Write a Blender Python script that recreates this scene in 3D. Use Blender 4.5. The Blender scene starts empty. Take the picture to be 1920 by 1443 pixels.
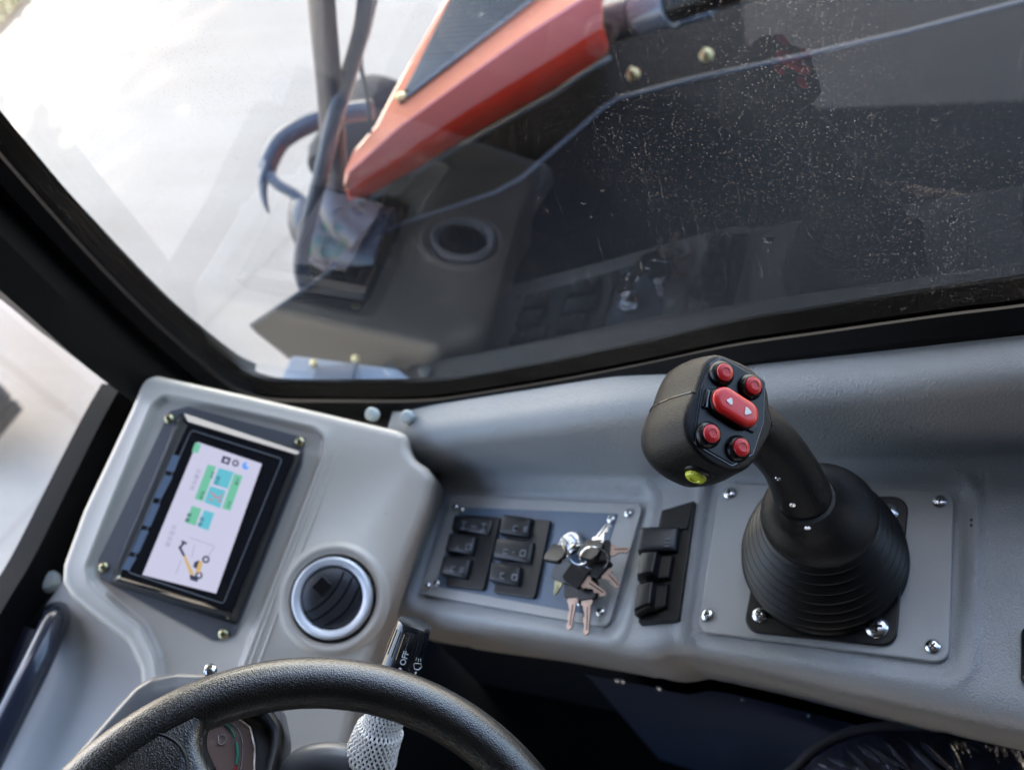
import bpy, bmesh, math, random
import numpy as np
from mathutils import Vector, Matrix
random.seed(7)
rng = np.random.default_rng(7)
sc = bpy.context.scene
COL = sc.collection

# ------------------------------------------------------------------ camera
F = 1800.0; CX, CY = 960.0, 721.5                 # focal length in photo pixels
R = np.array([[0.9247847, 0.06711464, -0.37452487],
              [0.25550064, -0.83892061, 0.48055347],
              [-0.28194445, -0.54009985, -0.79296878]])   # camera (right, down, forward) -> world
C = np.array([0.0, 0.0, 0.75])
cam_d = bpy.data.cameras.new('camera'); cam = bpy.data.objects.new('camera', cam_d); COL.objects.link(cam)
m3 = np.stack([R[:, 0], -R[:, 1], -R[:, 2]], axis=1)
M4 = np.eye(4); M4[:3, :3] = m3; M4[:3, 3] = C
cam.matrix_world = Matrix(M4.tolist())
cam_d.sensor_width = 36; cam_d.lens = F / 1920 * 36
cam_d.clip_start = 0.02; cam_d.clip_end = 300
cam_d.dof.use_dof = True; cam_d.dof.focus_distance = 0.60; cam_d.dof.aperture_fstop = 6.3; cam_d.dof.aperture_blades = 9
sc.camera = cam

# ------------------------------------------------------------------ world, sun, exposure
SUN_EL, SUN_AZ = 42.0, 130.0       # azimuth from +X towards +Y
w = bpy.data.worlds.new('World'); sc.world = w; w.use_nodes = True
nt = w.node_tree; bg = nt.nodes['Background']
sky = nt.nodes.new('ShaderNodeTexSky'); sky.sky_type = 'NISHITA'; sky.sun_disc = False
sky.sun_elevation = math.radians(SUN_EL); sky.sun_rotation = math.radians(90 - SUN_AZ)
sky.dust_density = 3.0; sky.ozone_density = 1.0
hs = nt.nodes.new('ShaderNodeHueSaturation'); hs.inputs['Saturation'].default_value = 1.0
nt.links.new(sky.outputs[0], hs.inputs['Color']); nt.links.new(hs.outputs[0], bg.inputs[0])
bg.inputs[1].default_value = 0.15
sd = bpy.data.lights.new('sun', 'SUN'); sd.energy = 5.0; sd.angle = math.radians(0.6); sd.color = (1, .93, .84)
sun = bpy.data.objects.new('sun', sd); COL.objects.link(sun)
sdir = Vector((math.cos(math.radians(SUN_EL)) * math.cos(math.radians(SUN_AZ)),
               math.cos(math.radians(SUN_EL)) * math.sin(math.radians(SUN_AZ)), math.sin(math.radians(SUN_EL))))
sun.rotation_euler = sdir.to_track_quat('Z', 'Y').to_euler(); sun.location = sdir * 20
sc.view_settings.view_transform = 'Standard'; sc.view_settings.look = 'None'
sc.view_settings.gamma = 1; sc.view_settings.exposure = 3.0
sc.cycles.max_bounces = 10; sc.cycles.diffuse_bounces = 5; sc.cycles.glossy_bounces = 4
sc.cycles.transparent_max_bounces = 12; sc.cycles.transmission_bounces = 6
sc.cycles.sample_clamp_indirect = 6; sc.cycles.caustics_reflective = False; sc.cycles.caustics_refractive = False
sc.cycles.use_denoising = True

# ------------------------------------------------------------------ projection helpers
def ray(p): return R @ np.array([p[0] - CX, p[1] - CY, F])
def PZ(p, z=0.0): r = ray(p); return C + r * (z - C[2]) / r[2]
def PY(p, y): r = ray(p); return C + r * (y - C[1]) / r[1]
def PX(p, x): r = ray(p); return C + r * (x - C[0]) / r[0]
def PD(p, d): return C + ray(p) / F * d
class Plane:
    """a real plane in the cab; pt() finds the point of it seen at a photo pixel"""
    def __init__(s, P0, n, up=(0, 1, 0)):
        s.P0 = np.array(P0, float); s.n = np.array(n, float); s.n /= np.linalg.norm(s.n)
        s.v = np.array(up, float); s.v -= s.n * (s.v @ s.n); s.v /= np.linalg.norm(s.v); s.u = np.cross(s.v, s.n)
    def pt(s, p, h=0.0):
        r = ray(p); Q = s.P0 + s.n * h
        return C + r * (s.n @ (Q - C)) / (s.n @ r)
    def uv(s, P): d = np.asarray(P) - s.P0; return np.array([d @ s.u, d @ s.v])
    def xyz(s, uv, h=0.0): return s.P0 + s.u * uv[0] + s.v * uv[1] + s.n * h
    def px(s, p, h=0.0): return s.uv(s.pt(p, h))
def zf(X): return np.where(X > -.17, .15 * (X + .047), -.01845 + .33 * (X + .17))
def PF(p, h=0.0):
    z = 0.0
    for _ in range(14):
        P = PZ(p, z + h); z = float(zf(P[0]))
    return PZ(p, z + h)

# ------------------------------------------------------------------ materials
def mat(name, col, rough=.5, metal=0.0, bump=None, coat=0.0, emis=None, var=0.0, varscale=8, spec=.5, roughvar=0):
    m = bpy.data.materials.new(name); m.use_nodes = True; n = m.node_tree; b = n.nodes['Principled BSDF']
    b.inputs['Base Color'].default_value = (*col, 1); b.inputs['Roughness'].default_value = rough
    b.inputs['Metallic'].default_value = metal; b.inputs['Coat Weight'].default_value = coat
    b.inputs['Specular IOR Level'].default_value = spec
    tc = n.nodes.new('ShaderNodeTexCoord')
    if emis: b.inputs['Emission Color'].default_value = (*col, 1); b.inputs['Emission Strength'].default_value = emis
    if var:
        no = n.nodes.new('ShaderNodeTexNoise'); no.inputs['Scale'].default_value = varscale; no.inputs['Detail'].default_value = 6
        mx = n.nodes.new('ShaderNodeMix'); mx.data_type = 'RGBA'
        mx.inputs['A'].default_value = (*[c * (1 - var) for c in col], 1); mx.inputs['B'].default_value = (*[min(1, c * (1 + var)) for c in col], 1)
        n.links.new(tc.outputs['Object'], no.inputs['Vector']); n.links.new(no.outputs[0], mx.inputs['Factor']); n.links.new(mx.outputs['Result'], b.inputs['Base Color'])
    if roughvar:
        no = n.nodes.new('ShaderNodeTexNoise'); no.inputs['Scale'].default_value = 35; no.inputs['Detail'].default_value = 8; no.inputs['Roughness'].default_value = .7
        mr = n.nodes.new('ShaderNodeMapRange'); mr.inputs['To Min'].default_value = rough - roughvar; mr.inputs['To Max'].default_value = rough + roughvar
        n.links.new(tc.outputs['Object'], no.inputs['Vector']); n.links.new(no.outputs[0], mr.inputs['Value']); n.links.new(mr.outputs[0], b.inputs['Roughness'])
    if bump:
        kind, scale, dist = bump
        if kind == 'leather':
            t = n.nodes.new('ShaderNodeTexVoronoi'); t.inputs['Scale'].default_value = scale; t.feature = 'SMOOTH_F1'; t.inputs['Smoothness'].default_value = .4
            wn = n.nodes.new('ShaderNodeTexNoise'); wn.inputs['Scale'].default_value = scale * .6; wn.inputs['Detail'].default_value = 2
            vm = n.nodes.new('ShaderNodeVectorMath'); vm.operation = 'MULTIPLY_ADD'; vm.inputs[1].default_value = (1.6 / scale,) * 3
            n.links.new(tc.outputs['Object'], wn.inputs['Vector']); n.links.new(wn.outputs['Color'], vm.inputs[0]); n.links.new(tc.outputs['Object'], vm.inputs[2])
            n.links.new(vm.outputs[0], t.inputs['Vector']); o = t.outputs['Distance']
        else:
            t = n.nodes.new('ShaderNodeTexNoise'); t.inputs['Scale'].default_value = scale; t.inputs['Detail'].default_value = 5
            if kind == 'wrinkle':
                mp = n.nodes.new('ShaderNodeMapping'); mp.inputs['Scale'].default_value = (1, .22, 1); mp.inputs['Rotation'].default_value = (0, 0, .5)
                t.inputs['Distortion'].default_value = .8
                n.links.new(tc.outputs['Object'], mp.inputs[0]); n.links.new(mp.outputs[0], t.inputs['Vector'])
            else: n.links.new(tc.outputs['Object'], t.inputs['Vector'])
            o = t.outputs[0]
        bp = n.nodes.new('ShaderNodeBump'); bp.inputs['Distance'].default_value = dist; bp.inputs['Strength'].default_value = 1
        n.links.new(o, bp.inputs['Height']); n.links.new(bp.outputs[0], b.inputs['Normal'])
    return m
M = dict(
    trim=mat('grey_grained_trim', (.288, .295, .298), .30, bump=('leather', 760, .00042), var=.07, varscale=14, roughvar=.09),
    panel=mat('warm_grey_moulding', (.50, .445, .37), .29, bump=('noise', 900, .00006), var=.04, varscale=5, roughvar=.05),
    plate=mat('grey_satin_plate', (.30, .302, .298), .30, bump=('leather', 900, .00012), var=.05, varscale=20, roughvar=.06),
    dash=mat('blue_grey_dash', (.52, .53, .53), .38, bump=('noise', 700, .0001), var=.04),
    black=mat('black_plastic', (.004, .004, .005), .34, spec=.4, bump=('noise', 1200, .00005), roughvar=.08),
    cap=mat('pale_green_grey_cap', (.42, .47, .46), .5),
    rocker=mat('black_rocker_key', (.008, .009, .012), .38, spec=.5),
    blackgrain=mat('black_grained_plastic', (.0040, .0040, .0042), .36, spec=.27, bump=('leather', 1500, .00022), roughvar=.05),
    wheel=mat('black_leather_grain_rim', (.005, .0045, .004), .30, bump=('leather', 1200, .00024), coat=.25, spec=1.0, roughvar=.03),
    rubber=mat('black_rubber', (.0035, .0035, .004), .42, spec=.35, var=.1, varscale=60, roughvar=.08),
    gloss=mat('gloss_black', (.006, .007, .010), .06, coat=.5),
    red=mat('red_button', (.48, .012, .014), .35, bump=('noise', 1500, .00004)),
    redr=mat('red_rocker', (.62, .016, .012), .32, coat=.2),
    white=mat('white_print', (.8, .8, .78), .5),
    whited=mat('dim_white_print', (.13, .14, .16), .5),
    yellow=mat('yellow_green_button', (.58, .62, .05), .35),
    zinc=mat('zinc_plated_screw', (.72, .74, .77), .22, 1.0, roughvar=.08),
    brass=mat('yellow_zinc_screw', (.50, .45, .25), .32, 1.0),
    keymetal=mat('nickel_key_blade', (.36, .26, .21), .45, .8, bump=('noise', 300, .0002)),
    keyolive=mat('brass_key_blade', (.22, .20, .11), .45, .8),
    chrome=mat('chrome', (.85, .85, .86), .12, 1.0),
    silver=mat('satin_silver_ring', (.66, .67, .69), .38, .35),
    blue=mat('switch_plate_blue_grey', (.085, .125, .185), .38, var=.06, varscale=15, roughvar=.05),
    frameblack=mat('black_window_rubber', (.0015, .0015, .002), .6, spec=.12),
    pillar=mat('charcoal_pillar_trim', (.005, .0055, .006), .5, spec=.15, bump=('noise', 600, .0001)),
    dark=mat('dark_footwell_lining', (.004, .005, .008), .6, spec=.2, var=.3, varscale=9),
    roof=mat('headliner_grey', (.05, .05, .05), .8),
    steel=mat('dark_grey_painted_steel', (.0048, .0054, .0064), .55, spec=.05, var=.2, varscale=4, roughvar=.1),
    steelr=mat('pale_edge_steel', (.12, .14, .17), .4),
    bluestep=mat('pale_blue_grey_paint', (.13, .17, .22), .45, var=.08, varscale=6),
    bluestepd=mat('slate_hatch_paint', (.05, .07, .10), .5),
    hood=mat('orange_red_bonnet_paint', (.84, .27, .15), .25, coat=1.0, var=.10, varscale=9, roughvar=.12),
    hood_sheen=mat('bonnet_shoulder_sky_sheen', (.74, .20, .19), .2, coat=1.0),  # sky reflection on the shoulder painted in as a pinker red
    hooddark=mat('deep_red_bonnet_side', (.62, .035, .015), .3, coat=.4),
    mesh=mat('dark_grille_mesh', (.07, .064, .058), .7, spec=.1),
    bracket=mat('blue_grey_tube_paint', (.055, .066, .088), .35, coat=.3, var=.15, varscale=12),
    bracketp=mat('plum_grey_bracket_paint', (.034, .032, .046), .4, coat=.2, var=.2, varscale=10),
    tyre=mat('tyre_rubber', (.02, .02, .022), .8, bump=('noise', 60, .004)),
    seatvinyl=mat('black_vinyl_under_plastic', (.012, .015, .030), .15, coat=.9, bump=('wrinkle', 30, .016)),
    piping=mat('grey_seat_piping', (.05, .05, .055), .5),
    net=mat('white_foam_net', (.75, .74, .71), .6),
    leaf=mat('tree_leaf', (.06, .10, .03), .5, var=.4, varscale=2),
    bark=mat('tree_bark', (.10, .08, .06), .9, var=.3, varscale=6),
    gauge=mat('brown_gauge_glass', (.20, .13, .11), .18, coat=.6),
    teal=mat('gauge_green', (.03, .30, .20), .5), gred=mat('gauge_red', (.5, .05, .04), .5), gwhite=mat('gauge_white', (.6, .58, .6), .5),
    binn=mat('binnacle_grey_shell', (.10, .10, .105), .35, coat=.1, bump=('noise', 900, .00005)),
    amber=mat('wood_tan', (.3, .2, .1), .5),
)
def emis(name, col, s):
    m = mat(name, col, .2); b = m.node_tree.nodes['Principled BSDF']
    b.inputs['Emission Color'].default_value = (*col, 1); b.inputs['Emission Strength'].default_value = s
    b.inputs['Base Color'].default_value = (.02, .02, .02, 1); return m
S = .125
M.update(scr=emis('screen_lavender_white', (.58, .58, .76), S), sg=emis('screen_green', (.16, .52, .36), S), sg2=emis('screen_pale_green', (.32, .64, .52), S),
         sc=emis('screen_cyan', (.12, .50, .62), S), sk=emis('screen_black', (.03, .04, .08), S), sr=emis('screen_red', (.75, .12, .15), S),
         sb=emis('screen_blue', (.10, .35, .95), S), so=emis('screen_ochre', (.62, .42, .16), S), sgr=emis('screen_grey', (.3, .3, .42), S))

# ------------------------------------------------------------------ object helpers
def tag(o, label=None, cat=None, group=None, kind=None):
    if label: o['label'] = label
    if cat: o['category'] = cat
    if group: o['group'] = group
    if kind: o['kind'] = kind
    return o
def empty(name, loc, label, cat, group=None):
    o = bpy.data.objects.new(name, None); COL.objects.link(o); o.location = Vector(loc); o.empty_display_size = .02
    return tag(o, label, cat, group)
def obj(name, verts, faces, m, parent=None, smooth=True, angle=35, bevel=None, seg=3, mats=None, fm=None, recalc=True):
    me = bpy.data.meshes.new(name)
    off = np.array(parent_loc(parent)) if parent else np.zeros(3)
    V = [tuple(np.array(v) - off) for v in verts]
    me.from_pydata(V, [], [tuple(f) for f in faces])
    if recalc:
        bm = bmesh.new(); bm.from_mesh(me); bmesh.ops.recalc_face_normals(bm, faces=bm.faces); bm.to_mesh(me); bm.free()
    for x in (mats or [m]): me.materials.append(x)
    if fm is not None:
        for p, k in zip(me.polygons, fm): p.material_index = k
    if smooth:
        me.polygons.foreach_set('use_smooth', [True] * len(me.polygons)); me.set_sharp_from_angle(angle=math.radians(angle))
    o = bpy.data.objects.new(name, me); COL.objects.link(o)
    if parent: o.parent = parent
    if bevel:
        b = o.modifiers.new('bevel', 'BEVEL'); b.width = bevel; b.segments = seg; b.limit_method = 'ANGLE'; b.angle_limit = math.radians(40)
        b.harden_normals = False
        me.polygons.foreach_set('use_smooth', [True] * len(me.polygons))
        for e in me.edges: e.use_edge_sharp = False
        wn = o.modifiers.new('wn', 'WEIGHTED_NORMAL'); wn.keep_sharp = False; wn.weight = 80
    return o
def parent_loc(p):
    l = np.zeros(3)
    while p is not None: l = l + np.array(p.location); p = p.parent
    return l
class MB:
    def __init__(s): s.v = []; s.f = []; s.m = []; s.k = 0
    def add(s, v, f, k=None):
        n = len(s.v); s.v += [tuple(map(float, x)) for x in v]; s.f += [tuple(i + n for i in q) for q in f]; s.m += [s.k if k is None else k] * len(f); return s
    def build(s, name, m, parent=None, **kw):
        if isinstance(m, (list, tuple)): return obj(name, s.v, s.f, None, parent, mats=m, fm=s.m, **kw)
        return obj(name, s.v, s.f, m, parent, **kw)
def prism_vf(top, down):
    """closed prism: polygon points (N,3) extruded by vector down"""
    top = [np.array(t, float) for t in top]; n = len(top); d = np.array(down, float)
    v = top + [t + d for t in top]
    f = [tuple(range(n)), tuple(range(2 * n - 1, n - 1, -1))] + [(i, i + n, (i + 1) % n + n, (i + 1) % n) for i in range(n)]
    return v, f
def prism(name, top, down, m, parent=None, **kw):
    v, f = prism_vf(top, down); return obj(name, v, f, m, parent, **kw)
def rpoly(pts, r, seg=6):
    """round the corners of a planar polygon (any dimension)"""
    P = [np.array(p, float) for p in pts]; n = len(P); out = []
    rs = r if isinstance(r, (list, tuple)) else [r] * n
    for i in range(n):
        a, b, c = P[i - 1], P[i], P[(i + 1) % n]; u = a - b; v = c - b
        lu, lv = np.linalg.norm(u), np.linalg.norm(v); u = u / lu; v = v / lv
        ang = math.acos(max(-1, min(1, float(u @ v)))); rr = rs[i]
        if rr <= 0 or ang > 3.1: out.append(b); continue
        t = min(rr / math.tan(ang / 2), lu * .48, lv * .48); rr = t * math.tan(ang / 2)
        bis = (u + v) / np.linalg.norm(u + v); ce = b + bis * rr / math.sin(ang / 2)
        s0 = b + u * t - ce; s1 = b + v * t - ce; om = math.acos(max(-1, min(1, float(s0 @ s1) / (np.linalg.norm(s0) * np.linalg.norm(s1)))))
        for k in range(seg + 1):
            q = k / seg; out.append(ce + (math.sin((1 - q) * om) * s0 + math.sin(q * om) * s1) / math.sin(om))
    return out
def catmull(P, n=8, closed=False):
    P = [np.array(p, float) for p in P]; out = []
    N = len(P); rngs = range(N if closed else N - 1)
    for i in rngs:
        if closed: a, b, c, d = P[i - 1], P[i], P[(i + 1) % N], P[(i + 2) % N]
        else: b, c = P[i], P[i + 1]; a = P[i - 1] if i else 2 * b - c; d = P[i + 2] if i + 2 < N else 2 * c - b
        for k in range(n):
            t = k / n; out.append(.5 * (2 * b + (c - a) * t + (2 * a - 5 * b + 4 * c - d) * t * t + (3 * b - a - 3 * c + d) * t ** 3))
    if not closed: out.append(P[-1])
    return out
def tube_vf(path, rad, n=16, flat=1.0, upv=None, caps=True):
    path = [np.array(p, float) for p in path]; N = len(path)
    rad = rad if hasattr(rad, '__len__') else [rad] * N
    T = [path[min(i + 1, N - 1)] - path[max(i - 1, 0)] for i in range(N)]; T = [t / (np.linalg.norm(t) + 1e-12) for t in T]
    u = np.array(upv if upv is not None else (0.13, .21, .97)); v = []
    for i in range(N):
        u = u - T[i] * (u @ T[i]); u /= np.linalg.norm(u); b = np.cross(T[i], u)
        for k in range(n):
            a = 2 * math.pi * k / n; v.append(path[i] + (u * math.cos(a) + b * math.sin(a) * flat) * rad[i])
    f = [(i * n + k, i * n + (k + 1) % n, (i + 1) * n + (k + 1) % n, (i + 1) * n + k) for i in range(N - 1) for k in range(n)]
    if caps: f += [tuple(range(n)), tuple(range((N - 1) * n, N * n))]
    return v, f
def tube(name, path, rad, m, parent=None, n=16, **kw):
    fl = kw.pop('flat', 1.0); up = kw.pop('upv', None)
    v, f = tube_vf(path, rad, n, fl, up); return obj(name, v, f, m, parent, **kw)
def lathe_vf(prof, O, ax, n=48, cap=True):
    O = np.array(O, float); ax = np.array(ax, float); ax /= np.linalg.norm(ax)
    u = np.cross(ax, [0.3, 1, .1]); u /= np.linalg.norm(u); b = np.cross(ax, u); v = []
    for r, h in prof:
        for k in range(n): a = 2 * math.pi * k / n; v.append(O + ax * h + (u * math.cos(a) + b * math.sin(a)) * max(r, 1e-5))
    N = len(prof); f = [(i * n + k, i * n + (k + 1) % n, (i + 1) * n + (k + 1) % n, (i + 1) * n + k) for i in range(N - 1) for k in range(n)]
    if cap: f += [tuple(range(n)), tuple(range((N - 1) * n, N * n))]
    return v, f
def lathe(name, prof, O, ax, m, parent=None, n=48, **kw):
    v, f = lathe_vf(prof, O, ax, n); return obj(name, v, f, m, parent, **kw)
def box_vf(O, u, v, w_, a, b, c):
    O = np.array(O, float); u, v, w_ = [np.array(x, float) for x in (u, v, w_)]
    P = [O + u * sx * a / 2 + v * sy * b / 2 + w_ * sz * c / 2 for sz in (-1, 1) for sy in (-1, 1) for sx in (-1, 1)]
    return P, [(0, 2, 3, 1), (4, 5, 7, 6), (0, 1, 5, 4), (2, 6, 7, 3), (0, 4, 6, 2), (1, 3, 7, 5)]
def loft_vf(secs, caps=True, closed=True):
    n = len(secs[0]); v = [p for s in secs for p in s]; f = []
    for i in range(len(secs) - 1):
        for k in range(n if closed else n - 1): f.append((i * n + k, i * n + (k + 1) % n, (i + 1) * n + (k + 1) % n, (i + 1) * n + k))
    if caps: f += [tuple(range(n)), tuple(range((len(secs) - 1) * n, len(secs) * n))]
    return v, f
def resample(P, n):
    P = np.array(list(P) + [P[0]], float); d = np.r_[0, np.cumsum(np.linalg.norm(np.diff(P, axis=0), axis=1))]
    t = np.linspace(0, d[-1], n, endpoint=False); return np.stack([np.interp(t, d, P[:, k]) for k in range(P.shape[1])], 1)
def inset(P, d):
    """offset a closed 2D loop inward by d"""
    P = np.array(P); a = np.sum(P[:, 0] * np.roll(P[:, 1], -1) - np.roll(P[:, 0], -1) * P[:, 1])
    t = np.roll(P, -1, 0) - np.roll(P, 1, 0); t /= np.linalg.norm(t, axis=1)[:, None]
    nrm = np.stack([-t[:, 1], t[:, 0]], 1) * (1 if a > 0 else -1); return P + nrm * d
def sdf_poly(X, Y, poly):
    P = np.array(poly); d = np.full(X.shape, 1e9); ins = np.zeros(X.shape, bool); n = len(P)
    for i in range(n):
        a, b = P[i], P[(i + 1) % n]; e = b - a; wx, wy = X - a[0], Y - a[1]
        t = np.clip((wx * e[0] + wy * e[1]) / (e @ e), 0, 1); d = np.minimum(d, np.hypot(wx - t * e[0], wy - t * e[1]))
        c = ((a[1] > Y) != (b[1] > Y)) & (X < (b[0] - a[0]) * (Y - a[1]) / (b[1] - a[1] + 1e-15) + a[0]); ins ^= c
    return np.where(ins, -d, d)
def sst(x): x = np.clip(x, 0, 1); return x * x * (3 - 2 * x)
def frame(n, hint=(1, 0, 0)):
    n = np.array(n, float); n /= np.linalg.norm(n); u = np.array(hint, float); u -= n * (u @ n); u /= np.linalg.norm(u); return u, np.cross(n, u), n
def screw(parent, P, n, r, m, rot=0.3, washer=False, h=None):
    u, v, n = frame(n, (math.cos(rot), math.sin(rot), .1)); h = h or r * .55; mb = MB()
    mb.add(*lathe_vf([(r, -.0005), (r, h * .25), (r * .9, h * .6), (r * .62, h * .9), (r * .3, h), (0, h)], P, n, 28), 0)
    if washer: mb.add(*lathe_vf([(r * 1.45, -.0005), (r * 1.45, .0006), (r * 1.35, .0009), (r * .9, .0009)], P, n, 28), 0)
    for a, b in ((u, v), (v, u)): mb.add(*box_vf(np.array(P) + n * (h * .93), a, b, n, r * 1.0, r * .24, h * .24), 1)
    return mb.build('screw', [m, M['black']], parent)

def mesh_text(name, body, size, m, parent, mw, ext=.0001, sp=1.0, centre=False, off=0.0):
    cu = bpy.data.curves.new(name, 'FONT'); cu.body = body; cu.size = size; cu.extrude = ext; cu.space_character = sp; cu.offset = off
    if centre: cu.align_x = 'CENTER'; cu.align_y = 'CENTER'
    t = bpy.data.objects.new(name, cu); COL.objects.link(t); bpy.context.view_layer.update()
    me = bpy.data.meshes.new_from_object(t.evaluated_get(bpy.context.evaluated_depsgraph_get())); bpy.data.objects.remove(t)
    me.materials.clear(); me.materials.append(M[m]); o = bpy.data.objects.new(name, me); COL.objects.link(o); o.parent = parent; o.matrix_local = Matrix(mw.tolist()); return o

# ------------------------------------------------------------------ ground, grass verge
GZ = -1.25
gm = bpy.data.materials.new('pale_concrete'); gm.use_nodes = True; n_ = gm.node_tree; b_ = n_.nodes['Principled BSDF']
b_.inputs['Roughness'].default_value = .85
tc = n_.nodes.new('ShaderNodeTexCoord'); no = n_.nodes.new('ShaderNodeTexNoise'); no.inputs['Scale'].default_value = 1.1; no.inputs['Detail'].default_value = 8
no2 = n_.nodes.new('ShaderNodeTexNoise'); no2.inputs['Scale'].default_value = 40; no2.inputs['Detail'].default_value = 5
cr = n_.nodes.new('ShaderNodeValToRGB'); cr.color_ramp.elements[0].position = .25; cr.color_ramp.elements[0].color = (.36, .30, .24, 1)
cr.color_ramp.elements[1].position = .7; cr.color_ramp.elements[1].color = (.45, .39, .32, 1)
mx = n_.nodes.new('ShaderNodeMix'); mx.data_type = 'RGBA'; mx.blend_type = 'MULTIPLY'; mx.inputs['Factor'].default_value = .12
n_.links.new(tc.outputs['Object'], no.inputs[0]); n_.links.new(tc.outputs['Object'], no2.inputs[0]); n_.links.new(no.outputs[0], cr.inputs[0])
mp_ = n_.nodes.new('ShaderNodeMapping'); mp_.inputs['Rotation'].default_value = (0, 0, .55); mp_.inputs['Scale'].default_value = (.5, 7, 1)
no3 = n_.nodes.new('ShaderNodeTexNoise'); no3.inputs['Scale'].default_value = 1.3; no3.inputs['Detail'].default_value = 5; no3.inputs['Distortion'].default_value = .3
mx3 = n_.nodes.new('ShaderNodeMix'); mx3.data_type = 'RGBA'; mx3.blend_type = 'MULTIPLY'; mx3.inputs['Factor'].default_value = .16
cr3 = n_.nodes.new('ShaderNodeValToRGB'); cr3.color_ramp.elements[0].position = .35; cr3.color_ramp.elements[0].color = (.62, .58, .53, 1); cr3.color_ramp.elements[1].position = .6
bk = n_.nodes.new('ShaderNodeTexBrick'); bk.inputs['Scale'].default_value = .42; bk.inputs['Mortar Size'].default_value = .006; bk.inputs['Brick Width'].default_value = 1.0; bk.inputs['Row Height'].default_value = 1.0; bk.offset = 0
bk.inputs['Color1'].default_value = (1, 1, 1, 1); bk.inputs['Color2'].default_value = (.95, .95, .94, 1); bk.inputs['Mortar'].default_value = (.55, .52, .48, 1)
mp4 = n_.nodes.new('ShaderNodeMapping'); mp4.inputs['Rotation'].default_value = (0, 0, .4); mx4 = n_.nodes.new('ShaderNodeMix'); mx4.data_type = 'RGBA'; mx4.blend_type = 'MULTIPLY'; mx4.inputs['Factor'].default_value = .25
n_.links.new(tc.outputs['Object'], mp_.inputs[0]); n_.links.new(mp_.outputs[0], no3.inputs[0]); n_.links.new(no3.outputs[0], cr3.inputs[0])
n_.links.new(cr.outputs[0], mx3.inputs['A']); n_.links.new(cr3.outputs[0], mx3.inputs['B']); n_.links.new(tc.outputs['Object'], mp4.inputs[0]); n_.links.new(mp4.outputs[0], bk.inputs[0])
n_.links.new(mx3.outputs['Result'], mx4.inputs['A']); n_.links.new(bk.outputs[0], mx4.inputs['B']); n_.links.new(mx4.outputs['Result'], mx.inputs['A']); n_.links.new(no2.outputs[0], mx.inputs['B']); n_.links.new(mx.outputs['Result'], b_.inputs['Base Color'])
obj('ground', [(-80, -80, GZ), (80, -80, GZ), (80, 80, GZ), (-80, 80, GZ)], [(0, 1, 2, 3)], gm, smooth=False)['kind'] = 'structure'
g0 = PZ((95, -40), GZ)[:2]; g1 = PZ((-40, 110), GZ)[:2]; gd = (g1 - g0) / np.linalg.norm(g1 - g0); gn = np.array([gd[1], -gd[0]])
if gn @ (g0) < 0: gn = -gn
soil = mat('verge_soil', (.05, .06, .025), .9, var=.4, varscale=3)
vs = [g0 - gd * 25, g0 + gd * 25, g0 + gd * 25 + gn * 1.8, g0 - gd * 25 + gn * 1.8]
obj('verge', [(p[0], p[1], GZ + .03) for p in vs], [(0, 1, 2, 3)], soil, smooth=False)['kind'] = 'structure'
mb = MB()
for _ in range(16000):
    a = rng.uniform(-3, 3); d = rng.random() ** 1.3 * 1.75; p = g0 + gd * a + gn * d
    h = rng.uniform(.03, .10); t = rng.uniform(0, 6.28); wv = np.array([math.cos(t), math.sin(t), 0]) * .006; ln = rng.normal(0, .03, 2)
    b0 = np.array([p[0], p[1], GZ + .03]); mb.v += [tuple(b0 - wv), tuple(b0 + wv), (b0[0] + ln[0], b0[1] + ln[1], b0[2] + h)]; k = len(mb.v); mb.f.append((k - 3, k - 2, k - 1)); mb.m.append(0)
tag(mb.build('grass', mat('grass_blade', (.09, .12, .04), .6, var=.3, varscale=1), None, smooth=False, recalc=False), kind='stuff')
# trees whose shade lies over the machine
def tree(x, y, zc, rx, rz, nleaf, seed, label, hole=.0, ls=.16):
    rg = np.random.default_rng(seed); t = empty('shade_tree', (x, y, GZ), label, 'tree', 'trees shading the yard')
    mb = MB(); mb.add(*tube_vf(catmull([(x, y, GZ), (x + .1, y, GZ + 1.5), (x - .1, y + .1, zc - .8), (x, y, zc + .8)], 5), list(np.linspace(.26, .07, 16)), 10))
    for k in range(9):
        a = k * 2.4; e = np.array([math.cos(a) * rx * .75, math.sin(a) * rx * .75, rg.uniform(-.2, .7) * rz]); s = np.array([x, y, zc - 1.2 + .2 * k])
        mb.add(*tube_vf(catmull([s, s + e * .45 + [0, 0, .3], np.array([x, y, zc]) + e], 4), list(np.linspace(.09, .02, 9)), 6))
    mb.build('trunk', M['bark'], t)
    cl = rg.normal(size=(max(20, nleaf // 60), 3)); cl /= np.linalg.norm(cl, axis=1)[:, None]; cl *= rg.random((len(cl), 1)) ** .4 * [rx, rx, rz]
    c = cl[rg.integers(0, len(cl), nleaf)] + rg.normal(0, .32, (nleaf, 3)) + [x, y, zc]
    q1 = rg.normal(size=(nleaf, 3)); q1 /= np.linalg.norm(q1, axis=1)[:, None]; q2 = np.cross(q1, rg.normal(size=(nleaf, 3))); q2 /= np.linalg.norm(q2, axis=1)[:, None]
    V = np.stack([c - q1 * ls, c + q2 * ls * .45, c + q1 * ls, c - q2 * ls * .45], 1).reshape(-1, 3)
    obj('crown', V, np.arange(nleaf * 4).reshape(-1, 4).tolist(), M['leaf'], t, smooth=False, recalc=False)
    return t
hd = np.array([math.cos(math.radians(SUN_AZ)), math.sin(math.radians(SUN_AZ))]); pd = np.array([-hd[1], hd[0]])
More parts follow.
